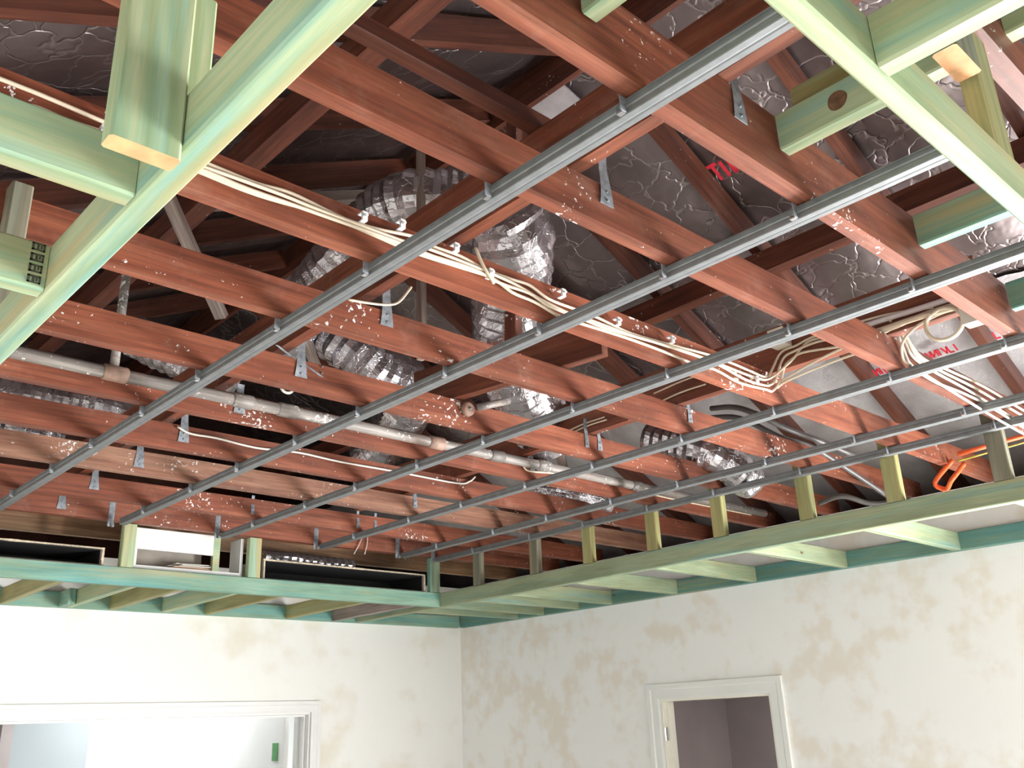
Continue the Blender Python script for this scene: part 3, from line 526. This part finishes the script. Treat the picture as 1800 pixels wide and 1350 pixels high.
nmj = {'0': 'the deep spattered joist', 'A': 'the broad orange-red joist', 'B': 'the cable joist', 'C': 'the joist below the cable joist', 'D': 'the joist above the grey pipe', 'E': 'the joist behind the grey pipe', 'F': 'the joist with a single white cable', 'G': 'the beige-edged joist', 'H': 'the joist before the bracket joist', 'I': 'the joist where the battens end'}
for k, zt, zb in (('0', 1.30, 1.14), ('A', 1.26, 1.115), ('C', 1.26, 1.115), ('D', 1.24, 1.10), ('E', 1.2, 1.09), ('F', 1.24, 1.095), ('G', 1.22, 1.09), ('H', 1.22, 1.10), ('I', 1.21, 1.09)):
    strap(1.447, JY[k][0] - .001, zt, zb, 0.026, 0.046, 'galvanised strap by the leftmost batten on %s' % nmj[k])
strap(1.385 - .03, JY['D'][0] - .001, 1.19, 1.12, 0.014, 0.016, 'narrow metal tab on the joist above the grey pipe, right of the strap', twist=0.17)
for k in 'CDEG': strap(2.912, JY[k][0] - .001, 1.22, 1.10, 0.018, 0.03, 'bent grey strap at the conduit beam on %s' % nmj[k])
strap(2.83, JY['D'][0] - .001, 1.23, 1.10, 0.02, 0.024, 'twisted pale strap just left of the conduit beam above the pipe')
for k, x in (('H', 2.25), ('H', 2.9), ('H', 3.02)): strap(x, JY[k][0] - .001, 1.18, 1.08, 0.016, 0.02, 'small grey strap before the bracket joist, %s' % {2.25: 'left of the middle', 2.9: 'left one of a close pair', 3.02: 'right one of a close pair'}[x])
# ------------------------------------------------------------------ steel battens
def hat_bm(L):
    pr = [(-.0215, .0265), (-.0215, .028), (-.0165, .028), (-.0165, .019), (-.0145, .016), (-.0165, .013), (-.0170, .002), (-.0160, 0), (-.004, .0), (0, .001), (.004, 0), (.0160, 0), (.0170, .002), (.0165, .013), (.0145, .016), (.0165, .019), (.0165, .028), (.0215, .028), (.0215, .0265)]
    bm = bmesh.new(); n = 14; rows = []
    for i in range(n + 1):
        y = -L / 2 + L * i / n; wx = 0.004 * noise.noise(Vector((y * 0.7, L, 3))); rows.append([bm.verts.new((y, -x + wx, z)) for x, z in pr])
    for a, b_ in zip(rows, rows[1:]):
        for i in range(len(pr) - 1): bm.faces.new((a[i], a[i + 1], b_[i + 1], b_[i]))
    return bm
BX = [1.147, 1.729, 2.306, 2.930, 3.526, 3.812]
bn = ['leftmost', 'second', 'third', 'fourth', 'fifth', 'rightmost']
for i, x in enumerate(BX):
    y0, y1 = 0.50, 4.765 - (0.06 if i == 1 else 0); L = y1 - y0
    W = Matrix.Translation((x, (y0 + y1) / 2, EYE + 1.030)) @ Matrix.Rotation(math.pi / 2, 4, 'Z')
    o = link('steel_batten', hat_bm(L), 'zinc', mw=W); md = o.modifiers.new('thickness', 'SOLIDIFY'); md.thickness = 0.001; md.offset = 1
    tag(o, '%s of the six grey steel furring battens under the joists' % bn[i], 'batten', 'steel ceiling battens')
def clip_parent(far=True):
    c = empty('batten_clip'); s = 1 if far else -1
    bm = bmesh.new(); lining(bm, [(-.017, 0.0, 0.0006, .0018, -.003, 0.12)] if far else [(-.030, 0.0, -.0018, -.0006, -.004, 0.14)])
    link('plate', bm, 'zinc_dull', c)
    bm = bmesh.new(); q = 0.002 if far else -0.002
    lining(bm, [(-.012, -.001, min(q, q + s * .012), max(q, q + s * .012), -.006, -.003), (-.012, -.001, min(q + s * .012, q + s * .0135), max(q + s * .012, q + s * .0135), -.006, .010)])
    link('hook', bm, 'chrome', c); return c
proto = clip_parent(); proto_end = clip_parent(False); first = {True: proto, False: proto_end}; used = {True: False, False: False}
for i, x in enumerate(BX):
    for k in '0ABCDEFGHI':
        far = k != 'I'; c = first[far] if not used[far] else copy_tree(first[far]); used[far] = True
        c.location = (x - .0215, JY[k][1] if far else JY[k][0], EYE + 1.034)
        tag(c, ('small zinc clip of the %s steel batten on %s' if far else 'hanging zinc bracket ending the %s steel batten on %s') % (bn[i], nmj[k]), 'metal clip', 'batten clips')
# ------------------------------------------------------------------ green bulkhead frames
T, B = 0.835, 0.745
def pinebox(name, x0, x1, y0, y1, z0, z1, label, cat, group=None, m='pine', ends=None, axis=None, **k):
    o = box(name, x0, x1, y0, y1, z0, z1, m, None, 0.004, axis)
    if ends:
        o.data.materials.append(M[ends]); L2 = max(v.co.x for v in o.data.vertices)
        for p in o.data.polygons:
            if abs(p.normal.x) > 0.9: p.material_index = 1
    return tag(o, label, cat, group)
pl = 'bulkhead plates'
pinebox('bulkhead_plate', 0.411, 0.456, -0.59, 4.782, B, T, 'long pale green plate crossing the upper left corner', 'timber plate', pl)
pinebox('bulkhead_plate', 0.457, 3.838, 0.357, 0.388, B, .828, 'pale green plate crossing the upper right corner, nearest the camera', 'timber plate', pl)
pinebox('bulkhead_plate', 0.457, 3.839, 4.783, 4.828, B, T, 'blue-green inner plate of the back bulkhead, below the black openings', 'timber plate', pl, 'pine_blue')
pinebox('bulkhead_plate', 3.840, 3.885, -0.59, 5.752, B, T, 'green inner plate of the right bulkhead, under the row of olive studs', 'timber plate', pl, 'pine_dull')
pinebox('wall_plate', -0.55, 4.812, 5.755, 5.799, B, T, 'blue-green plate fixed along the top of the cream back wall', 'timber plate', pl, 'pine_blue')
pinebox('wall_plate', 4.815, 4.859, -0.60, 5.75, B, T, 'teal plate fixed along the top of the right wall', 'timber plate', pl, 'pine_teal')
wh = ['leftmost', 'second from the left', 'third from the left', 'fourth from the left', 'fifth from the left', 'sixth from the left', 'dark brown one near the corner']
for i, (xr, m) in enumerate(((1.53, 'pine_yellow'), (1.885, 'pine'), (2.13, 'pine_yellow'), (2.45, 'pine'), (2.73, 'pine_yellow'), (3.31, 'pine_yellow'), (3.68, 'grey_wood'))):
    pinebox('ceiling_nogging', xr - .04, xr, 4.829, 5.754, B + .001, T, 'short green nogging in the back bulkhead, %s' % wh[i], 'nogging', 'noggings of the back bulkhead', m)
pinebox('ceiling_nogging', 1.80, 1.84, 5.60, 5.754, B - .002, T, 'stub of blue-green timber by the second nogging of the back bulkhead', 'nogging', 'noggings of the back bulkhead', 'pine_blue')
for i, yn in enumerate((1.25, 1.88, 2.49, 3.07, 3.65, 4.20, 4.50, 4.85, 5.12)):
    pinebox('ceiling_nogging', 3.886, 4.814, yn - .042, yn, B + .001, T, 'green nogging across the right bulkhead, %s from the right edge' % ordn[i], 'nogging', 'noggings of the right bulkhead', 'pine_dull')
for i, (yn, st) in enumerate(((1.25, 0), (1.645, 1))):
    o = pinebox('ceiling_nogging', -0.554, 0.410, yn - .04, yn, B + .001, T, ['green nogging at the upper left, meeting the plate under the hanging stud', 'green nogging with a dark stamp on its end at the left edge', 'next green nogging beyond the stamped one', 'green nogging of the left bulkhead, second from the back', 'green nogging of the left bulkhead nearest the back wall'][i], 'nogging', 'noggings of the left bulkhead')
    if st:
        bm = bmesh.new()
        for q in range(4):
            z = B + .008 + q * .021
            lining(bm, [(0.380, 0.402, -.0008, .0002, z, z + .003), (0.380, 0.402, -.0008, .0002, z + .012, z + .015), (0.380, 0.384, -.0008, .0002, z, z + .015), (0.399, 0.402, -.0008, .0002, z, z + .015), (0.388, 0.392, -.0008, .0002, z + .003, z + .012), (0.394, 0.397, -.0008, .0002, z + .005, z + .012)])
        s = link('ink_stamp', bm, 'ink'); s.parent = o; s.matrix_local = Matrix.Translation((-( -0.554 + 0.410) / 2, -.02 - .0005, -(B + T) / 2))
# studs
stud = 'bulkhead studs'
def rstud(k, m, i, dx=0):
    y = JY[k][1] + .002
    return pinebox('bulkhead_stud', 3.842 + dx, 3.884 + dx, y, y + .07, T + .001, 1.155, ['olive stud on the right bulkhead plate, nearest the right edge', 'olive stud second from the right edge', 'olive stud third from the right edge', 'olive stud fourth from the right edge', 'olive stud fifth from the right edge', 'olive stud sixth from the right edge', 'pale grey stud on the right bulkhead, third from the corner', 'slim grey stud on the right bulkhead, second from the corner'][i], 'stud', stud, m)
for i, (k, m) in enumerate((('A', 'pine_grey'), ('B', 'pine_yellow'), ('C', 'pine_yellow'), ('D', 'pine_yellow'), ('E', 'pine_yellow'), ('F', 'pine_yellow'), ('G', 'pine_grey'), ('H', 'pine_grey'))): rstud(k, m, i)
pinebox('bulkhead_stud', 1.768, 1.835, 4.785, 4.826, T + .001, 1.058, 'green stud left of the white box on the back plate', 'stud', stud)
pinebox('bulkhead_stud', 2.475, 2.55, 4.785, 4.826, T + .001, 1.058, 'green stud right of the white box on the back plate', 'stud', stud)
pinebox('bulkhead_stud', 3.765, 3.836, 4.785, 4.826, T + .001, 1.058, 'blue-green corner stud where the two bulkhead plates meet', 'stud', stud, 'pine_blue')
pinebox('bulkhead_stud', 3.842, 3.882, 4.832, 4.90, T + .001, 1.155, 'yellow-green stud tucked behind the blue-green corner stud', 'stud', stud, 'pine')
# hanging stud top left with an orange sawn end
hs = pinebox('hanging_stud', 0.316, 0.4095, 1.048, 1.083, 0.722, 1.50, 'wide green stud hanging at the top left with an orange sawn bottom end', 'stud', stud, 'pine', ends='endgrain', axis=2)
o = pinebox('bulkhead_stud', 0.412, 0.4555, 1.085, 1.13, T + .001, 1.04, 'narrow green stud standing beside the wide hanging stud at the top left', 'stud', stud, 'pine', axis=2)
for p_ in ((0.413, 1.082, 1.00),): box('paint_mark', 0.410, 0.4118, 1.10, 1.108, 0.96, 1.01, 'blue', None)
bpy.data.objects['paint_mark'].parent = o; bpy.data.objects['paint_mark'].matrix_local = o.matrix_basis.inverted() @ bpy.data.objects['paint_mark'].matrix_basis
pinebox('bulkhead_stud', 0.412, 0.4555, 1.98, 2.033, T + .001, 1.158, 'weathered grey-green stud behind the long plate at the left', 'stud', stud, 'pine_grey', axis=2)
# upper right group
pinebox('ceiling_nogging', 0.984, 1.018, -0.594, 0.356, B + .001, .827, 'big pale green nogging at the top right running toward the camera', 'nogging', 'noggings of the near bulkhead')
pinebox('hanging_post', 1.281, 1.380, 0.345, 0.383, 0.94, 1.30, 'hanging timber post with an orange sawn end at the top right', 'stud', stud, 'pine_grey', ends='endgrain', axis=2)
pinebox('bulkhead_stud', 1.40, 1.49, 0.359, 0.387, .829, 1.40, 'tall olive stud standing on the near plate at the top right', 'stud', stud, 'pine_yellow', axis=2)
ut = 'upper green ceiling timbers'
for i, x in enumerate((0.965, 1.582, 2.240, 2.865)):
    o = pinebox('ceiling_timber', x, x + .04, -0.60, 0.804, 1.128 + .034 * 0, 1.216, ['green timber end at the top middle against the deep joist', 'pale green timber with a dark knot, ending at the deep joist', 'green timber ending at the deep joist, second to the right of the knotted one', 'green timber end at the right edge above the steel battens'][i], 'timber', ut, ['pine', 'pine', 'pine_blue', 'pine_blue'][i])
    if i == 1:
        bm = bmesh.new(); r = bmesh.ops.create_circle(bm, cap_ends=True, segments=20, radius=0.022, matrix=Matrix.Identity(4))
        for v in bm.verts: v.co = Vector((-.0006, v.co.x * (1 + .15 * noise.noise(v.co * 60)), v.co.y))
        r = bmesh.ops.extrude_face_region(bm, geom=list(bm.faces))
        for v in r['geom']:
            if isinstance(v, bmesh.types.BMVert): v.co.x += 0.0008
        kn = link('knot', bm, 'knot'); kn.parent = o; W = Matrix.Translation((x, 0.665, EYE + 1.172)); kn.matrix_local = o.matrix_basis.inverted() @ W
pinebox('ceiling_timber', 1.665, 1.705, -0.60, 0.80, 1.235, 1.325, 'olive timber lying above and beside the knotted green one', 'timber', ut, 'pine_yellow')
pinebox('ceiling_timber', 0.6, 4.6, -0.12, -0.08, 1.221, 1.31, 'long olive timber laid across the upper green timbers at the top right', 'timber', ut, 'pine_yellow')
# ------------------------------------------------------------------ boxes and openings in the back bulkhead
def duct_box(x0, x1, z0, z1, y0, y1, label):
    e = empty('duct_box', ((x0 + x1) / 2, (y0 + y1) / 2, EYE + z0)); tag(e, label, 'duct', 'air duct boxes in the back bulkhead'); t = 0.018
    bm = lining(bmesh.new(), [(x0, x0 + t, y0, y1, z0, z1), (x1 - t, x1, y0, y1, z0, z1), (x0 + t, x1 - t, y0, y1, z0, z0 + t * .5), (x0 + t, x1 - t, y0, y1, z1 - t * .5, z1), (x0 + t, x1 - t, y1 - .01, y1, z0 + t * .5, z1 - t * .5)])
    link('duct_shell', bm, 'card', e, mw=Matrix.Translation((0, 0, EYE)))
    bm = lining(bmesh.new(), [(x0 + t + .0005, x1 - t - .0005, y1 - .016, y1 - .011, z0 + t * .5 + .0005, z1 - t * .5 - .0005), (x0 + t + .0005, x1 - t - .0005, y0 + .01, y1 - .017, z0 + t * .5 + .0005, z0 + t * .5 + .004), (x0 + t + .0005, x1 - t - .0005, y0 + .01, y1 - .017, z1 - t * .5 - .004, z1 - t * .5 - .0005), (x0 + t + .0005, x0 + t + .004, y0 + .01, y1 - .017, z0 + t * .5 + .005, z1 - t * .5 - .005), (x1 - t - .004, x1 - t - .0005, y0 + .01, y1 - .017, z0 + t * .5 + .005, z1 - t * .5 - .005)])
    link('black_lining', bm, 'black', e, mw=Matrix.Translation((0, 0, EYE)))
    bm = bmesh.new(); rr = random.Random(int(x0 * 100)); pts = []
    def strip(a, b_, th):
        n = 26; A = Vector(a); Bv = Vector(b_); q = []
        for i in range(n + 1):
            p = A.lerp(Bv, i / n); hgt = th * (0.5 + 1.1 * abs(noise.noise(Vector((i * .4, x0, a[2])))))
            q.append(p); pts.append((p, hgt))
        return q
    def ribbon(a, b_, th, vert):
        n = 26; A = Vector(a); Bv = Vector(b_); rows = []
        for i in range(n + 1):
            p = A.lerp(Bv, i / n); hg = th * (0.6 + 1.3 * abs(noise.noise(Vector((i * .37, x0 * 3, a[2] * 5))))); o_ = Vector((0, 0, hg)) if not vert else Vector((hg, 0, 0))
            rows.append([bm.verts.new(p - o_ / 2 + Vector((0, dy, 0))) for dy in (0, -.006)] + [bm.verts.new(p + o_ / 2 + Vector((0, dy, 0))) for dy in (-.006, 0)])
        for a_, c_ in zip(rows, rows[1:]):
            for i in range(4): bm.faces.new((a_[i], a_[(i + 1) % 4], c_[(i + 1) % 4], c_[i]))
        bm.faces.new(rows[0]); bm.faces.new(rows[-1])
    yy = y0 - .0005; ribbon((x0 + .002, yy, z1 - .006), (x1 - .002, yy, z1 - .006), .007, False); ribbon((x1 - .008, yy, z0 + .004), (x1 - .008, yy, z1 - .012), .011, True); ribbon((x0 + .008, yy, z0 + .004), (x0 + .008, yy, z1 - .012), .008, True)
    link('torn_edge', bm, 'torn', e, mw=Matrix.Translation((0, 0, EYE)))
duct_box(1.02, 1.700, T + .002, 0.932, 4.832, 5.20, 'black-lined duct opening with torn cream edge at the left of the back bulkhead')
duct_box(2.585, 3.755, T + .002, 0.955, 4.832, 5.20, 'long black-lined duct opening with cream edge right of the white box')
# silver strips behind / above the black openings
tag(duct('air_duct', [(2.7, 5.05, 1.005), (3.0, 5.06, 1.008), (3.35, 5.07, 1.005)], 0.045, 'duct', 'small silver duct lying on top of the long black duct box'), 'small silver duct lying on top of the long black duct box', 'duct')
# white box
wb = empty('white_box', (2.2, 4.95, EYE + T)); tag(wb, 'white painted open box standing between two green studs on the back plate', 'box')
x0, x1, z0, z1, y0, y1 = 1.850, 2.462, T + .002, 1.055, 4.835, 4.96
link('shell', lining(bmesh.new(), [(x0, x0 + .016, y0, y1, z0, z1), (x1 - .016, x1, y0, y1, z0, z1), (x0 + .016, x1 - .016, y0, y1, z0, z0 + .024)]), 'trim_white', wb, mw=Matrix.Translation((0, 0, EYE)))
link('front_panel', lining(bmesh.new(), [(x0 + .017, 2.285, y0 + .002, y0 + .014, 0.945, z1)]), 'trim_white', wb, mw=Matrix.Translation((0, 0, EYE)))
tag(link('divider', lining(bmesh.new(), [(2.287, 2.325, y0 + .004, y0 + .03, z0 + .0245, z1)]), 'pine', wb, mw=Matrix.Translation((0, 0, EYE))), 'pale timber divider')
tag(link('inner_wall', lining(bmesh.new(), [(x0 + .017, 2.27, y1 - .012, y1 - .002, z0 + .0245, z1 - .03)]), 'card', wb, mw=Matrix.Translation((0, 0, EYE))), 'grey inner panel')
def sheetp(x, y, z, w_, d, rz, tilt, m, label):
    bm = bmesh.new(); n = 10; rows = []
    for i in range(n + 1):
        u = -w_ / 2 + w_ * i / n; z_ = 0.010 * (1 - math.cos(i / n * 2)) * tilt; rows.append([bm.verts.new((u, v, z_ + t)) for v, t in ((-d / 2, 0), (d / 2, 0), (d / 2, .0025), (-d / 2, .0025))])
    for a, b_ in zip(rows, rows[1:]):
        for i in range(4): bm.faces.new((a[i], a[(i + 1) % 4], b_[(i + 1) % 4], b_[i]))
    bm.faces.new(rows[0]); bm.faces.new(rows[-1])
    tag(link('paper_sheet', bm, m, mw=Matrix.Translation((x, y, EYE + z)) @ Matrix.Rotation(rz, 4, 'Z')), label, 'paper', 'papers in the white box')
zz = z0 + .0245
for i, (x, rz, m, lab) in enumerate(((2.20, 0.0, 'paper_tan', 'tan card at the bottom of the stack in the white box'), (2.19, .12, 'paper_tan', 'second tan card in the stack in the white box'), (2.17, -.1, 'paper', 'white sheet lying just above the tan cards in the white box'), (2.21, .18, 'paper', 'white sheet near the top of the stack in the white box'), (2.18, .05, 'paper', 'topmost white sheet in the white box'))):
    sheetp(x, y0 + .062, zz + .001 + i * .0062, .27 - .02 * i, .09, rz, 0.35, m, lab)
# ------------------------------------------------------------------ pipe, conduits, cables
pp = empty('drain_pipe', (2.6, 2.905, EYE + 1.127)); tag(pp, 'dusty grey pipe with paint drips running along between two joists', 'pipe')
tube('pipe_run', [(-0.6, 2.906, 1.127), (1.2, 2.907, 1.124), (3.0, 2.907, 1.125), (4.8, 2.908, 1.128)], 0.0215, 'pipe', pp, 16, straight=True)
for x, r, m in ((0.99, .027, 'rust'), (1.44, .026, 'pipe'), (1.62, .026, 'pipe'), (2.32, .027, 'rust'), (2.66, .026, 'pipe'), (2.95, .026, 'pipe'), (3.62, .026, 'pipe')):
    tube('coupling', [(x - .04, 2.907, 1.125), (x - .036, 2.907, 1.125), (x + .036, 2.907, 1.125), (x + .04, 2.907, 1.125)], lambda i, p: r if i in (1, 2) else r - .004, m, pp, 16, straight=True)
tube('riser', [(0.985, 2.907, 1.149), (0.99, 2.907, 1.6), (0.995, 2.907, 1.8)], 0.015, 'pipe', pp, 12, straight=True)
p2 = tube('water_pipe', [(2.19, 2.490, 1.14), (2.27, 2.493, 1.17), (2.36, 2.497, 1.205)], 0.014, 'pipe', None, 12, straight=True); tag(p2, 'short grey pipe sloping up from a round fitting above the pipe joist', 'pipe')
rf = empty('round_fitting', (2.155, 2.513, EYE + 1.13)); tag(rf, 'small round brown fitting on the face of the joist above the grey pipe', 'fitting')
tube('body', [(2.155, 2.5145, 1.13), (2.155, 2.497, 1.13), (2.155, 2.493, 1.13)], lambda i, p: (.030, .028, .02)[i] * .95, 'rust', rf, 20, straight=True)
tube('screw_head', [(2.155, 2.4925, 1.13), (2.155, 2.489, 1.13)], .006, 'zinc', rf, 10, straight=True)
def cab(key, m, label, r=0.0042, cat='cable', group='cables in the ceiling', name='cable', flat=1.0, pts=None):
    return tag(tube(name, pts or D[key], r, m, None, 8, 5, flat=flat), label, cat, group)
cl = {'a': 'lowest cream cable of the bundle clipped along the cable joist', 'b': 'second lowest cream cable on the cable joist', 'c': 'topmost cream cable of the bundle on the cable joist', 'd': 'cream cable woven between the others on the cable joist'}
for k in 'abcd':
    pts = list(D['cb_' + k])
    if k != 'd':
        e = D['ce_' + k]; pts = pts[:-1] + [[2.815, 1.600, (pts[-1][2] + e[0][2]) / 2]] + e[1:] if k == 'c' else pts + e
    else: pts = pts + [[2.70, 1.602, 1.11], [2.80, 1.600, 1.13]] + D['ce_d'][1:]
    pts = [[p[0] - 0, min(p[1], 1.6085), p[2]] for p in pts]
    cab(None, 'cable', cl[k], 0.0046, pts=[[-0.4, 1.606, pts[0][2] + .01], [-0.1, 1.606, pts[0][2]]] + pts, flat=1.0)
for i, lab in enumerate(('lowest', 'second', 'third', 'topmost', 'slack inner')):
    cab('cf_%d' % i, 'cable_white' if i % 2 == 0 else 'cable', '%s cable of the white bundle draped over the orange-red joist at the right' % lab, 0.005, group='white cable bundle at the right')
cab('cF', 'cable_white', 'single white cable along the joist beyond the grey pipe', 0.0045)
cab('cE', 'cable', 'cream cable under the grey pipe at the centre right', 0.0045)
cab('strapcable', 'cable', 'short cream cable end beside the strap left of centre', 0.004, pts=[[1.30, 2.02, 1.15], [1.36, 2.018, 1.157], [1.43, 2.015, 1.17], [1.47, 2.01, 1.19], [1.50, 1.99, 1.24]])
for i, (y0_, y1_, z_) in enumerate(((2.66, 2.42, 1.212), (2.63, 2.41, 1.198), (2.15, 1.86, 1.250), (2.13, 1.90, 1.206))):
    cab(None, 'cable', ['upper of two short cream cables below the third steel batten', 'lower of two short cream cables below the third steel batten', 'thin cable on the conduit beam just above the third steel batten', 'thin cable on the conduit beam just below the third steel batten'][i], 0.0035, pts=[[2.842, y0_, z_ - .01], [2.84, (y0_ + y1_) / 2, z_], [2.842, y1_, z_]])
cab('stray1', 'cable_white', 'left of two short white cable ends hanging near the back battens', 0.003); cab('stray2', 'cable_white', 'right of two short white cable ends hanging near the back battens', 0.003)
cab('tag', 'cable', 'loose cream cable tail crossing the bundle near the centre', 0.0045, pts=[[1.415, 1.600, 1.175], [1.427, 1.596, 1.142], [1.444, 1.594, 1.114], [1.475, 1.599, 1.090]])
cab(None, 'cable_white', 'small white cable coil left of the second steel batten behind the grey pipe', 0.003, pts=[[1.50 + .03 * math.cos(a * .6) * (1 - a * .012), 2.70, 1.135 + .03 * math.sin(a * .6) * (1 - a * .012)] for a in range(26)])
cab(None, 'cable', 'coiled cream cable hanging from the beam with the conduits', 0.0052, pts=[[2.826 - a * .0008, 0.985 + .056 * math.cos(a * .52), 1.128 + .052 * math.sin(a * .52)] for a in range(2, 26)] + [[2.80, 1.02, 1.17], [2.83, 1.10, 1.185], [2.836, 1.2, 1.17]])
cab(None, 'cable', 'cream cable curving down from the coil to the white bundle', 0.005, pts=[[2.835, 0.93, 1.17], [2.832, 1.0, 1.172], [2.825, 1.08, 1.15], [2.83, 1.13, 1.115], [2.88, 1.157, 1.08], [2.93, 1.158, 1.07]])
cab(None, 'cable', 'cream cable looping along the conduit beam past the joist', 0.0045, pts=[[2.835, 0.90, 1.19], [2.83, 1.05, 1.19], [2.828, 1.12, 1.175], [2.832, 1.3, 1.168], [2.836, 1.45, 1.15], [2.836, 1.58, 1.12]])
cab(None, 'cable', 'cream cable straight along the lower edge of the conduit beam', 0.0045, pts=[[2.84, 1.24, 1.135], [2.838, 1.4, 1.13], [2.838, 1.56, 1.115], [2.836, 1.60, 1.10]])
for k, lab in (('conduit1', 'upper pale conduit along the hanging beam at the right'), ('conduit2', 'lower cream conduit along the hanging beam at the right')):
    cab(k, 'conduit' if k[-1] == '1' else 'cable', lab, 0.010, 'conduit', 'pale conduits', 'conduit')
for i, k in enumerate(('bk1', 'bk2', 'bk3')):
    cab(k, 'cable_black', ['upper black flexible conduit sagging behind the joists at the right', 'lower black flexible conduit sagging behind the joists at the right', 'short black conduit behind the olive studs'][i], 0.013, 'conduit', 'black conduits', 'flexible_conduit')
for i, k in enumerate(('or1', 'or2')):
    if k == 'or2': D[k] = [[4.30, 1.60, 1.07], [4.36, 1.72, 1.0]] + D[k][2:]
    cab(k, 'orange', ['bright orange conduit left of the last olive stud', 'bent orange conduit just above the green right plate'][i], 0.011, 'conduit', 'orange conduits', 'orange_conduit')
cab(None, 'yellow_green', 'thin green and yellow wire beside the bright orange conduit', 0.004, pts=[[p[0], p[1] + .01, p[2] - .03] for p in D['or1']])
# cable clips on the cable joist
def cable_clip(x, z, label, first=[None]):
    if first[0] is None:
        e = empty('cable_clip'); bm = bmesh.new(); lining(bm, [(-.007, .007, -.016, -.010, -.012, .012), (-.007, .007, -.010, 0.006, -.012, -.009), (-.007, .007, -.010, 0.006, .009, .012)]); link('saddle', bm, 'clip_plastic', e)
        bm = tube_bm([Vector((0, -.024, .0)), Vector((0, -.016, 0))], .004, 8); link('nail', bm, 'clip_plastic', e); first[0] = e; c = e
    else: c = copy_tree(first[0])
    c.location = (x, 1.607, EYE + z); tag(c, label, 'cable clip', 'plastic cable clips')
cc = [(0.52, 1.135, 'at the left, above the hanging stud end'), (0.47, 1.098, 'at the left, beside the hanging stud end')] 
for i, (x, z, t) in enumerate(((0.478, 1.142, 'upper one beside the wide hanging stud'), (0.470, 1.098, 'lower one beside the wide hanging stud'), (1.065, 1.135, 'left of the leftmost steel batten'), (1.175, 1.155, 'close left of the leftmost steel batten, higher up'), (1.345, 1.150, 'right of the leftmost steel batten'), (1.462, 1.115, 'by the loose cable tail'), (1.735, 1.14, 'beside the second steel batten'), (1.97, 1.118, 'halfway between the second and third steel battens'), (2.23, 1.128, 'left of the third steel batten'), (2.70, 1.10, 'where the cables turn up'))):
    cable_clip(x, z, 'white plastic clip on the cable joist, ' + t)
def jbox(y0_, y1_, z0_, z1_, label):
    e = empty('junction_box', (2.80, (y0_ + y1_) / 2, EYE + z0_)); tag(e, label, 'junction box', 'cream junction boxes')
    box('base', 2.795, 2.846, y0_, y1_, z0_, z1_, 'cream_box', e, 0.004, axis=2); box('lid', 2.789, 2.7948, y0_ - .002, y1_ + .002, z0_ - .002, z1_ + .002, 'cream_box', e, 0.002, axis=2)
    tube('screw', [(2.7888, y0_ + .012, z0_ + .012), (2.786, y0_ + .012, z0_ + .012)], .003, 'zinc', e, 8, straight=True)
jbox(0.853, 0.925, 1.098, 1.195, 'cream junction box on the hanging beam beside the cable coil')
jbox(1.52, 1.58, 1.24, 1.30, 'small cream junction box above the turn of the cable bundle')
# ------------------------------------------------------------------ ducts
duct('air_duct', D['d2'], 0.145, 'duct', 'bright silver flexible duct hanging down in the centre of the roof')
duct('air_duct', D['d1'], 0.112, 'duct', 'silver duct arching over the joists left of centre', seed=3)
duct('air_duct', D['d3'], 0.12, 'duct', 'dark shining silver duct sagging behind the joists left of the second steel batten', seed=5)
duct('air_duct', D['dl'], 0.11, 'duct', 'silver duct visible between joists at the left edge', seed=8)
duct('air_duct', D['dl2'], 0.11, 'duct', 'silver duct furthest back at the left edge', seed=9)
duct('air_duct', D['dl3'], 0.10, 'duct', 'bluish silver duct above the grey pipe at the left', seed=11)
duct('air_duct', D['dr'], 0.09, 'duct', 'crumpled silver duct between joists at the right of centre', seed=12)
duct('air_duct', D['dr2'], 0.07, 'duct', 'small silver duct under the cream cable right of centre', seed=14)
